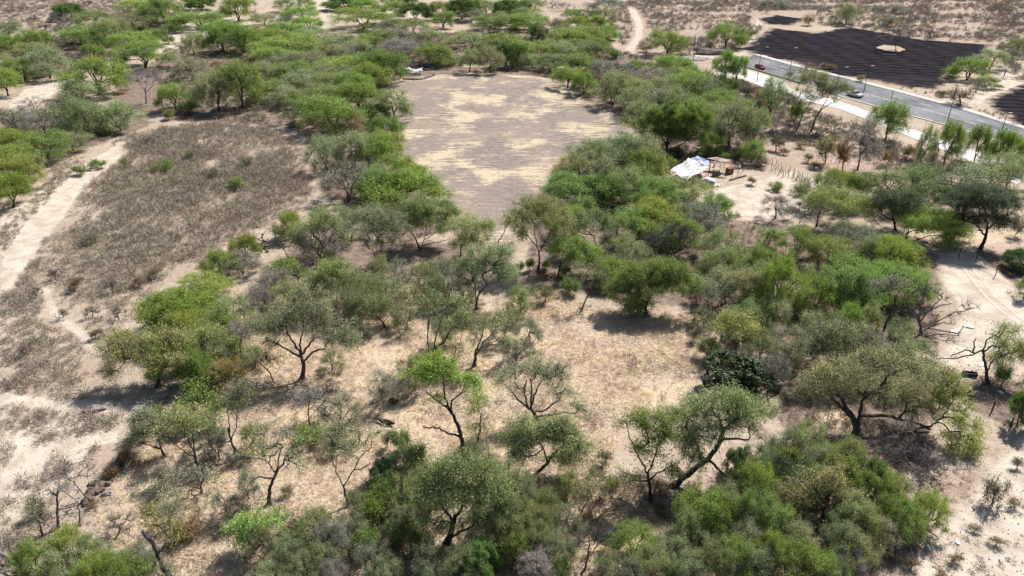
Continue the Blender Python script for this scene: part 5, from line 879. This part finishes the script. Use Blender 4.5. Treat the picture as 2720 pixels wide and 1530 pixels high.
def fence(pts, h, label, rails=(0.5, 0.95), m=WOOD, name='wooden_fence', rad=0.07, wire=0.035):
    P = [G(*p) for p in pts]; o = thing(name, label, 'fence', P[0]); P = [p - P[0] for p in P]
    for i, p in enumerate(P): MB().tube([p + (0, 0, -0.1), p + (0.04 * math.sin(i * 3), 0.03, h * (0.92 + 0.16 * ((i * 7) % 3) / 2))], rad, 6).build('post', m, o)
    b = MB()
    for z in rails:
        for a, c in zip(P, P[1:]): b.tube([a + (0, 0, z * h), (a + c) / 2 + (0, 0, z * h - 0.04), c + (0, 0, z * h)], wire, 5)
    b.build('rail', m, o)
fence([TR(x, y) for x, y in ((895, 300), (1005, 318), (1095, 285), (1205, 310), (1278, 328))], 1.9, 'rough wooden rail fence at the far end of the dry field', (0.45, 0.9), DWOOD, 'wooden_fence', 0.1, 0.07)
fence([TR(x, y) for x, y in ((1690, 330), (1860, 340), (2100, 350), (2330, 375), (2560, 390))], 1.8, 'thin post fence in the shade right of the rail fence', (0.5, 0.9), DWOOD, 'post_fence')
fence([(460 + x * .2096, y * .2096) for x, y in ((150, 158), (238, 162), (318, 166), (402, 168), (590, 215))], 2.6, 'white post fence in the pale clearing at the top left', (0.6,), PAINT, 'white_fence', 0.13, 0.03)
fence([T('23', *p) for p in ((1330, 95), (1490, 140), (1690, 205), (1830, 320), (1932, 360))], 1.35, 'broken wire fence with dark posts at the right edge', (0.45, 0.8), DWOOD, 'wire_fence', 0.09, 0.02)
fence([T('13', *p) for p in ((1440, 490), (1565, 525), (1715, 632), (1900, 720))], 1.9, 'wire fence with thin dark posts beside the dirt track', (0.4, 0.75), DWOOD, 'wire_fence', 0.07, 0.02)
sf = thing('stick_fence', 'rows of crooked wooden sticks standing in the sandy yard', 'fence', G(*T('03', 150, 1300)))
rs = np.random.RandomState(4); o0 = np.array(sf.location)
for k in range(46):
    f = (k % 23) / 22.0; row = k // 23; p = G(*T('03', 15 + 300 * f + rs.normal(0, 8), (1230 + 165 * f if row == 0 else 1285 + 110 * f) + rs.normal(0, 9))) - o0
    MB().tube([p + (0, 0, -0.1), p + (rs.normal(0, .12), rs.normal(0, .1), rs.uniform(0.5, 1.0)), p + (rs.normal(0, .25), rs.normal(0, .2), rs.uniform(1.1, 2.1))], [0.06, 0.05, 0.03], 5).build('stick', WOOD, sf)
jp = thing('junk_pile', 'heap of old boards and poles beside the pole shelter', 'junk pile', G(*SH(1880, 640))); rs = np.random.RandomState(12)
for k in range(18): MB().box((rs.normal(0, 1.2), rs.normal(0, 1.0), 0.15 + 0.05 * k * .5), (rs.uniform(0.8, 2.4), rs.uniform(0.08, 0.3), 0.05), rs.uniform(0, 3.1), 0, None).build('board', [WOOD, DWOOD, PALEROCK, RUST][k % 4], jp)
# ---- rocks, trough, pallets, brush pile, track
def rock(tile, x, y, size, m, label, seed, name='rock'): tag(MB().lump((0, 0, size[2] * .2), size, seed, 4, 0.3).build(name, m, None, G(*T(tile, x, y))), label, 'rock')
rock('20', 710, 195, (2.4, 1.4, 0.7), ROCK, 'dark speckled flat rock on pale ground, lower left', 31); rock('20', 1035, 180, (1.7, 1.1, 0.5), PALEROCK, 'smooth pale rock left of the broad black trunked tree', 32)
rock('20', 805, 835, (1.0, 0.5, 0.45), ROCK, 'small dark rock on the straw right of the brushy bank', 33); rock('21', 1030, 140, (1.3, 0.9, 0.8), plain('dark_stump', (0.10, 0.075, 0.06), 0.9, 0.4, 2), 'dark stump like rock on the straw, below centre', 34)
rock('22', 1440, 1000, (0.5, 0.4, 0.3), ROCK, 'fist of grey rock under the great leaning tree', 35)
p = G(*T('21', 985, 300)); tag(MB().lump((0, 0, 0.3), (2.2, 0.5, 0.5), 41, 4, 0.25).build('fallen_log', DWOOD, None, p, -0.35), 'dark rotten log above the green undergrowth column', 'log')
tr = thing('feed_trough', 'dark oblong trough on the sandy ground, right edge', 'trough', G(*T('13', 1520, 1385)), -0.25)
MB().box((0, 0, 0.12), (1.7, 0.62, 0.1), 0, 0.03).build('base', BLACKP, tr)
for s in (-1, 1): MB().box((0, s * 0.29, 0.3), (1.7, 0.07, 0.4), 0, 0.02).build('side_wall', BLACKP, tr); MB().box((s * 0.82, 0, 0.3), (0.07, 0.5, 0.4), 0, 0.02).build('end_wall', BLACKP, tr)
for i, (t_, x, y, s_, lb) in enumerate((('13', 1515, 1015, 1.5, 'white plastic sheet on the ground above the sprawling leafless tree'), ('13', 1400, 1050, 1.1, 'pale plastic scrap among the limbs of the sprawling leafless tree'), ('13', 1610, 1300, 1.1, 'white bag beside the trunk at the right edge'),
        ('23', 1205, 1235, 0.9, 'white paper scrap on pale ground, bottom right'), ('23', 1430, 1195, 0.6, 'small white scrap right of the larger paper scrap'), ('23', 1755, 65, 0.8, 'pinkish board scraps behind the wire fence'), ('12', 1580, 165, 1.3, 'pale blue sheet on the ground behind the hooked bare trunk'))):
    tag(MB().lump((0, 0, 0.05), (s_, s_ * .55, 0.2), 60 + i, 3, 0.4).build('white_scrap', WHITE, None, G(*T(t_, x, y)), 0.4 * i), lb, 'scrap')
bp_ = thing('brush_pile', 'pile of felled grey branches at the bottom right', 'brush pile', G(*T('23', 960, 1210))); rs = np.random.RandomState(6)
for k in range(26):
    a = rs.normal(0, 1.1); c = np.array([rs.normal(0, 1.5), rs.normal(0, 0.7), rs.uniform(0.1, 0.7)]); L = rs.uniform(1.0, 2.6); d = np.array([math.cos(-0.6 + a * .5), math.sin(-0.6 + a * .5), rs.normal(0, .12)])
    MB().tube([c - d * L / 2, c + (0, 0, rs.normal(0, .08)), c + d * L / 2], [0.09, 0.075, 0.03], 6).build('branch', WOOD if k % 3 else PALEROCK, bp_)
bp_ = thing('brush_pile', 'pale dead branches lying in the bottom centre undergrowth', 'brush pile', G(*T('21', 1000, 960)))
for k in range(22):
    a = rs.normal(0, 1.4); c = np.array([rs.normal(0, 1.5), rs.normal(0, 0.9), rs.uniform(0.5, 1.5)]); L = rs.uniform(0.9, 2.4); d = np.array([math.cos(a), math.sin(a), rs.normal(0, .2)])
    MB().tube([c - d * L / 2, c + (0, 0, rs.normal(0, .1)), c + d * L / 2], [0.05, 0.04, 0.02], 5).build('branch', PALEROCK if k % 2 else WOOD, bp_)
def track(pts, wid, name):
    P = np.array([G(*T('13', *p))[:2] for p in pts])
    for s, w_ in ((-0.75, 0.5), (0.75, 0.5)):
        b = MB(); prev = None
        for i in range(len(P)):
            d = P[min(i + 1, len(P) - 1)] - P[max(i - 1, 0)]; d /= np.hypot(*d); nn = np.array([-d[1], d[0]]); c = P[i] + nn * s * wid
            cur = (np.array([*(c - nn * w_ / 2 * wid), 0.0]), np.array([*(c + nn * w_ / 2 * wid), 0.0]))
            if prev: b.quad(prev[0], prev[1], cur[1], cur[0])
            prev = cur
        tag(b.build(name, RUT), kind='structure')
track([(1470, 520), (1520, 590), (1590, 680), (1680, 790), (1780, 880), (1880, 960), (2000, 1060)], 0.95, 'dirt_track')
# ---- prickly pears
def nopal(tile, x, y, W, H, label, seed, n=60, tint=(0.07, 0.11, 0.05)):
    r = np.random.RandomState(seed); o = thing('prickly_pear', label, 'cactus', G(*T(tile, x, y)), 0, 'prickly pear clumps'); th = np.linspace(0, 2 * np.pi, 9)[:-1]; nb_ = 7
    for q in range(nb_):
        Vs, Fs, off = [], [], 0; b0 = np.array([r.normal(0, W * .2), r.normal(0, W * .2), -0.05]); ends = [(b0, nrm(np.array([r.normal(0, .3), r.normal(0, .3), 1.0])))]
        for k in range(max(6, n // nb_)):
            p, d = ends[r.randint(max(0, len(ends) - 7), len(ends))]; d = nrm(d + r.normal(0, 0.4, 3) + np.array([p[0] - b0[0] * .4, p[1] - b0[1] * .4, 0]) / W * 0.5 + np.array([0, 0, 0.12]))
            if p[2] > H * .8: d[2] = -abs(d[2]) * .3
            L = r.uniform(0.32, 0.56) * (W / 4) ** 0.25; w_ = L * 0.34; sd = nrm(np.cross(d, r.normal(0, 1, 3))); nn = np.cross(d, sd)
            V = [p + d * L * (0.5 - 0.5 * math.cos(a)) + sd * w_ * math.sin(a) for a in th]; c = p + d * L * .5; Vs += V + [c + nn * 0.06, c - nn * 0.06]
            for i in range(8): Fs += [(off + i, off + (i + 1) % 8, off + 8), (off + (i + 1) % 8, off + i, off + 9)]
            off += 10; e = p + d * L * .97
            if e[2] > 0.1 and math.hypot(e[0], e[1]) < W / 2: ends += [(e, d), (p + d * L * .8 + sd * w_ * .55, nrm(d + sd))]
        c = link('pads', mesh_np('pads', Vs, Fs, LEAFD, True), o); v = r.uniform(0.8, 1.3); c.color = tuple(t_ * v for t_ in tint) + (1,)
nopal('12', 1640, 1480, 6.4, 4.2, 'large dark prickly pear clump at the lower right of the straw', 1, 1100); nopal('12', 1860, 1480, 4.4, 3.0, 'smaller prickly pear clump right of the large one', 2, 480)
nopal('10', 1925, 420, 4.4, 2.8, 'prickly pear clump at the right corner of the scrub field', 3, 110, (0.09, 0.125, 0.06)); nopal('01', 905, 352, 14, 4.0, 'pale prickly pear thicket in the middle of the large grove', 4, 220, (0.15, 0.19, 0.11))
nopal('01', 810, 425, 14, 4.0, 'prickly pear thicket nearer than the pale one in the grove', 5, 220, (0.15, 0.19, 0.11)); nopal('22', 1880, 1420, 2.6, 2.2, 'dark prickly pear clump at the bottom edge, right of centre', 6, 80)
nopal('11', 60, 440, 3.0, 2.0, 'low prickly pear beside the leaning dark sapling', 7, 60, (0.09, 0.125, 0.06))
# ---------------------------------------------------------------- uncountable ground cover
def scatter(poly, n, seed, avoid=()):
    r = np.random.RandomState(seed); lo, hi = poly.min(0), poly.max(0); P = r.uniform(lo, hi, (int(n), 2)); m = inside(P, poly)
    for a in avoid: m &= ~inside(P, a)
    return P[m]
def soften(P, poly, wdt, seed):                           # thin out towards the edge of the patch
    r = np.random.RandomState(seed); return P[sdist(P, poly) / wdt > r.rand(len(P)) ** 0.8]
def patchy(P, seed, sc, thr):                           # keep points where a slow wave pattern is high: clumps and bare gaps
    r = np.random.RandomState(seed); f = np.zeros(len(P))
    for _ in range(6):
        a = r.uniform(0, 6.28); k = r.uniform(0.5, 2.0) / sc; f += np.sin(P[:, 0] * math.cos(a) * k + P[:, 1] * math.sin(a) * k + r.uniform(0, 6.28))
    return P[f / 2.45 + r.normal(0, 0.35, len(P)) > thr]
def ribbons(B, D_, L, w_, r):
    D_ = nrm(D_); S = nrm(np.cross(D_, r.normal(0, 1, D_.shape))) * w_[:, None]
    tip = B + D_ * L[:, None]; tip[:, 2] = np.maximum(tip[:, 2], 0.01); mid = B + D_ * (L * 0.5)[:, None]; mid[:, 2] = np.maximum(mid[:, 2], 0.01)
    return np.stack([B, mid + S, tip, mid - S], 1).reshape(-1, 3), np.arange(len(B) * 4).reshape(-1, 4)
def shrubs(P, k, size, wid, seed, hup=0.9, srange=(0.5, 1.4)):
    r = np.random.RandomState(seed); n = len(P); s = r.uniform(*srange, n) * size; i = np.repeat(np.arange(n), k); N = n * k
    d = r.normal(0, 1, (N, 3)); d[:, 2] = np.abs(d[:, 2]) * hup + 0.15; d = nrm(d); st = r.uniform(0.0, 0.55, N)
    B = np.column_stack([P[i], np.zeros(N)]) + d * (st * s[i])[:, None]; dd = d + r.normal(0, 0.5, (N, 3)); dd[:, 2] = np.abs(dd[:, 2])
    return ribbons(B, dd, s[i] * r.uniform(0.35, 0.75, N), wid * r.uniform(0.5, 1.4, N) * np.sqrt(s[i] / size), r)
def stuff(name, label, parts, m):
    o = 0; Vs, Fs = [], []
    for V, F in parts: Vs.append(V); Fs.append(F + o); o += len(V)
    tag(link(name, mesh_np(name, np.concatenate(Vs), np.concatenate(Fs), m)), label, name.replace('_', ' '), None, 'stuff')
SCRUB = world_poly([(255, 395), (300, 345), (400, 318), (560, 300), (700, 315), (770, 350), (790, 430), (810, 500), (720, 560), (600, 610), (530, 680), (440, 690), (365, 820), (300, 850), (220, 830), (140, 770), (80, 700), (115, 590), (190, 490)])
SCRUB2 = world_poly([(0, 720), (100, 740), (150, 830), (190, 920), (110, 1000), (0, 1010)])
LOWL = world_poly([(0, 560), (120, 600), (90, 700), (150, 780), (350, 850), (280, 930), (330, 1010), (180, 1230), (0, 1449)])
LEFTP = world_poly([(30, 480), (200, 390), (300, 350), (230, 440), (140, 560), (60, 640), (0, 640), (0, 540)])
TRK = [world_poly(pl) for pl in ([(310, 355), (240, 392), (170, 450), (90, 540), (20, 620), (-10, 700), (-10, 760), (60, 690), (130, 570), (215, 470), (330, 385)], [(95, 715), (125, 715), (155, 790), (220, 830), (245, 862), (330, 845), (355, 780), (378, 785), (350, 875), (230, 895), (185, 842), (120, 800)],
    [(0, 985), (180, 1010), (330, 1005), (330, 1030), (180, 1040), (0, 1020)], [(0, 1180), (120, 1110), (300, 1080), (300, 1110), (130, 1150), (0, 1240)], [(200, 890), (260, 900), (290, 1000), (240, 1000)])]
CS = [(0.50, 0.39, 0.335), (0.38, 0.31, 0.31), (0.45, 0.365, 0.31), (0.37, 0.34, 0.215), (0.34, 0.34, 0.175), (0.36, 0.295, 0.29), (0.54, 0.44, 0.33)]
stuff('dry_scrub', 'low grey-brown dry scrub covering the open field at the left', [
    shrubs(soften(patchy(scatter(SCRUB, 21000, 1, TRK), 1, 4.5, -0.62), SCRUB, 4.5, 71), 30, 0.85, 0.027, 2, 0.9, (0.3, 1.5)), shrubs(soften(patchy(scatter(SCRUB, 4000, 81, TRK), 41, 9.0, -0.3), SCRUB, 9.0, 82), 60, 1.5, 0.03, 83, 1.1), shrubs(soften(patchy(scatter(SCRUB2, 3000, 3, TRK), 42, 5, -0.8), SCRUB2, 6, 72), 34, 0.9, 0.028, 4, 0.9, (0.3, 1.5)),
    shrubs(patchy(scatter(LOWL, 6500, 5, TRK), 2, 3.0, -0.05), 34, 0.55, 0.022, 6), shrubs(patchy(scatter(LOWL, 3600, 61, TRK), 31, 4.0, -0.3), 60, 1.1, 0.026, 62), shrubs(patchy(scatter(LEFTP, 2600, 7, TRK), 3, 4.0, 0.0), 40, 0.7, 0.03, 8)], m_scrub('scrub_twigs', CS, 0.055))
SLOPE = world_poly([(1500, -4), (2600, -4), (2700, 250), (2560, 200), (2500, 118), (2330, 104), (2230, 85), (2100, 68), (1930, 60), (1850, 130), (1700, 150), (1600, 150), (1555, 100)], True)
AV = [PLO, world_poly([(1885, 28), (2060, 28), (2060, 66), (1890, 66)]), world_poly([(1575, 15), (1600, 20), (1630, 60), (1625, 100), (1600, 128), (1560, 128), (1590, 90), (1590, 60)])]
TLC = world_poly([(-30, -10), (520, -10), (430, 60), (230, 100), (0, 75)]); BANK = world_poly([(1860, 200), (2000, 260), (2250, 350), (2576, 470), (2400, 480), (2250, 430), (2080, 380), (1930, 340), (1880, 260)])
VERGE = world_poly([(1990, 150), (2150, 190), (2300, 222), (2400, 230), (2500, 275), (2560, 305), (2560, 318), (2400, 258), (2250, 220), (2080, 168)])
OUT = np.concatenate([scatter(np.array([(-330, 18), (330, 18), (420, 470), (-420, 470)]), 16000, 91), scatter(np.array([(-70, 15), (70, 15), (70, 47), (-70, 47)]), 1500, 92)]); uu = np.abs(OUT[:, 0]) / (OUT[:, 1] * cp + CAM_H * sp); OUT = OUT[(uu > 0.715) | (OUT[:, 1] < 45)]
stuff('hillside_scrub', 'dry grey-brown scrub on the slopes along the top of the photo', [
    shrubs(patchy(scatter(SLOPE, 13000, 11, AV), 5, 7.0, -0.5), 46, 1.8, 0.06, 12), shrubs(scatter(TLC, 2200, 13), 50, 1.9, 0.07, 14), shrubs(patchy(OUT, 93, 8, -0.2), 30, 1.2, 0.05, 94),
    shrubs(patchy(scatter(BANK, 4200, 15, [world_poly(np.array(WALK_T + WALK_B[::-1]), False)]), 7, 4.0, -0.4), 44, 1.0, 0.045, 16), shrubs(patchy(scatter(VERGE, 700, 17), 8, 6, -0.1), 40, 0.8, 0.045, 18)],
    m_scrub('hill_twigs', [(0.40, 0.34, 0.30), (0.30, 0.265, 0.25), (0.36, 0.31, 0.26), (0.28, 0.275, 0.18), (0.46, 0.39, 0.28)], 0.07))
STRAW = world_poly(ZONES['straw'][0][1]); r = np.random.RandomState(21); P = patchy(scatter(STRAW, 120000, 22), 9, 3.0, -0.45); N = len(P)
d = r.normal(0, 1, (N, 3)); d[:, 2] = np.abs(d[:, 2]) * 0.35; straw = ribbons(np.column_stack([P, np.full(N, 0.02)]), d, r.uniform(0.3, 1.1, N), r.uniform(0.010, 0.028, N), r)
P2 = patchy(scatter(STRAW, 4200, 23), 10, 3.0, 0.0); P3 = patchy(scatter(STRAW, 3000, 25), 15, 3.5, 0.1)
stuff('dry_straw', 'golden dry straw lying over the ground in the foreground', [straw, shrubs(P2, 26, 0.45, 0.014, 24, 0.8)], m_scrub('straw_stems', [(0.36, 0.26, 0.16), (0.52, 0.39, 0.25), (0.74, 0.60, 0.42), (0.64, 0.52, 0.39), (0.44, 0.33, 0.23)], 0.5))
NB = np.array([b for b in BASES if b[1] < 125]); NB = np.repeat(NB, 34, 0)
stuff('twig_litter', 'grey fallen twigs and leaf litter under the trees on the straw', [shrubs(P3, 26, 0.85, 0.02, 26, 0.25), shrubs(NB + np.random.RandomState(27).normal(0, 1.1, NB.shape), 9, 0.55, 0.03, 28, 0.15)], m_scrub('litter_twigs', [(0.15, 0.115, 0.10), (0.24, 0.19, 0.165), (0.20, 0.15, 0.12)], 0.5))
FG = world_poly([(700, 1300), (1000, 1180), (1300, 1200), (1500, 1230), (1800, 1150), (2300, 1200), (2330, 1330), (2200, 1460), (700, 1460)]); NEAR = world_poly([(1800, 850), (2360, 880), (2350, 1180), (2100, 1150), (1900, 1050)])
stuff('undergrowth', 'tangled dry brown undergrowth in the shade under the near trees', [shrubs(patchy(scatter(FG, 1900, 31), 11, 2.5, -0.2), 44, 0.75, 0.022, 32), shrubs(patchy(scatter(NEAR, 1300, 33), 12, 2.5, 0.0), 44, 0.7, 0.022, 34),
    shrubs(patchy(scatter(world_poly([(1330, 560), (1900, 560), (2360, 640), (2360, 900), (2230, 860), (1900, 850), (1760, 780), (1500, 750), (1330, 700)]), 3000, 35), 13, 3, 0.1), 36, 0.6, 0.026, 36)], m_scrub('undergrowth_twigs', [(0.16, 0.115, 0.09), (0.22, 0.165, 0.13), (0.15, 0.13, 0.065), (0.28, 0.21, 0.15)], 0.3))
GR1 = world_poly(ZONES['litter'][0][1]); GR2 = world_poly(ZONES['litter'][1][1])
stuff('grove_brush', 'grey-green brush filling the ground between the grove trees', [shrubs(patchy(scatter(GR1, 9500, 51, [DRYF]), 21, 5, -0.5), 40, 1.5, 0.06, 52), shrubs(patchy(scatter(GR2, 4200, 53, [DRYF]), 22, 5, -0.5), 46, 1.2, 0.05, 54),
    shrubs(patchy(scatter(world_poly(ZONES['litter'][2][1]), 3000, 55), 23, 5, -0.4), 46, 1.5, 0.06, 56), shrubs(patchy(scatter(world_poly(ZONES['litter'][3][1]), 1600, 57), 24, 5, -0.1), 46, 1.3, 0.05, 58)],
    m_scrub('brush_twigs', [(0.28, 0.235, 0.20), (0.22, 0.20, 0.15), (0.24, 0.25, 0.13), (0.30, 0.25, 0.21), (0.19, 0.22, 0.09)], 0.12))
CORN = world_poly([(2300, 1180), (2576, 1090), (2600, 1460), (2200, 1460)]); YARD = world_poly([(1780, 480), (2080, 440), (2060, 560), (1850, 570)])
r = np.random.RandomState(41); P = np.concatenate([scatter(CORN, 700, 42), scatter(LOWL, 500, 43), scatter(world_poly([(2360, 780), (2576, 820), (2576, 1080), (2380, 990)]), 500, 44)]); N = len(P)
dd = r.normal(0, 1, (N, 3)); dd[:, 2] *= 0.2
stuff('stone_litter', 'small pale stones and scraps strewn on the bare pale ground', [ribbons(np.column_stack([P, np.full(N, 0.03)]), dd, r.uniform(0.08, 0.3, N), r.uniform(0.04, 0.12, N), r), shrubs(patchy(scatter(CORN, 420, 45), 14, 3, 0.1), 36, 0.5, 0.02, 46)],
      m_scrub('stone_chips', [(0.22, 0.18, 0.15), (0.34, 0.29, 0.25), (0.5, 0.46, 0.42)], 2.0))
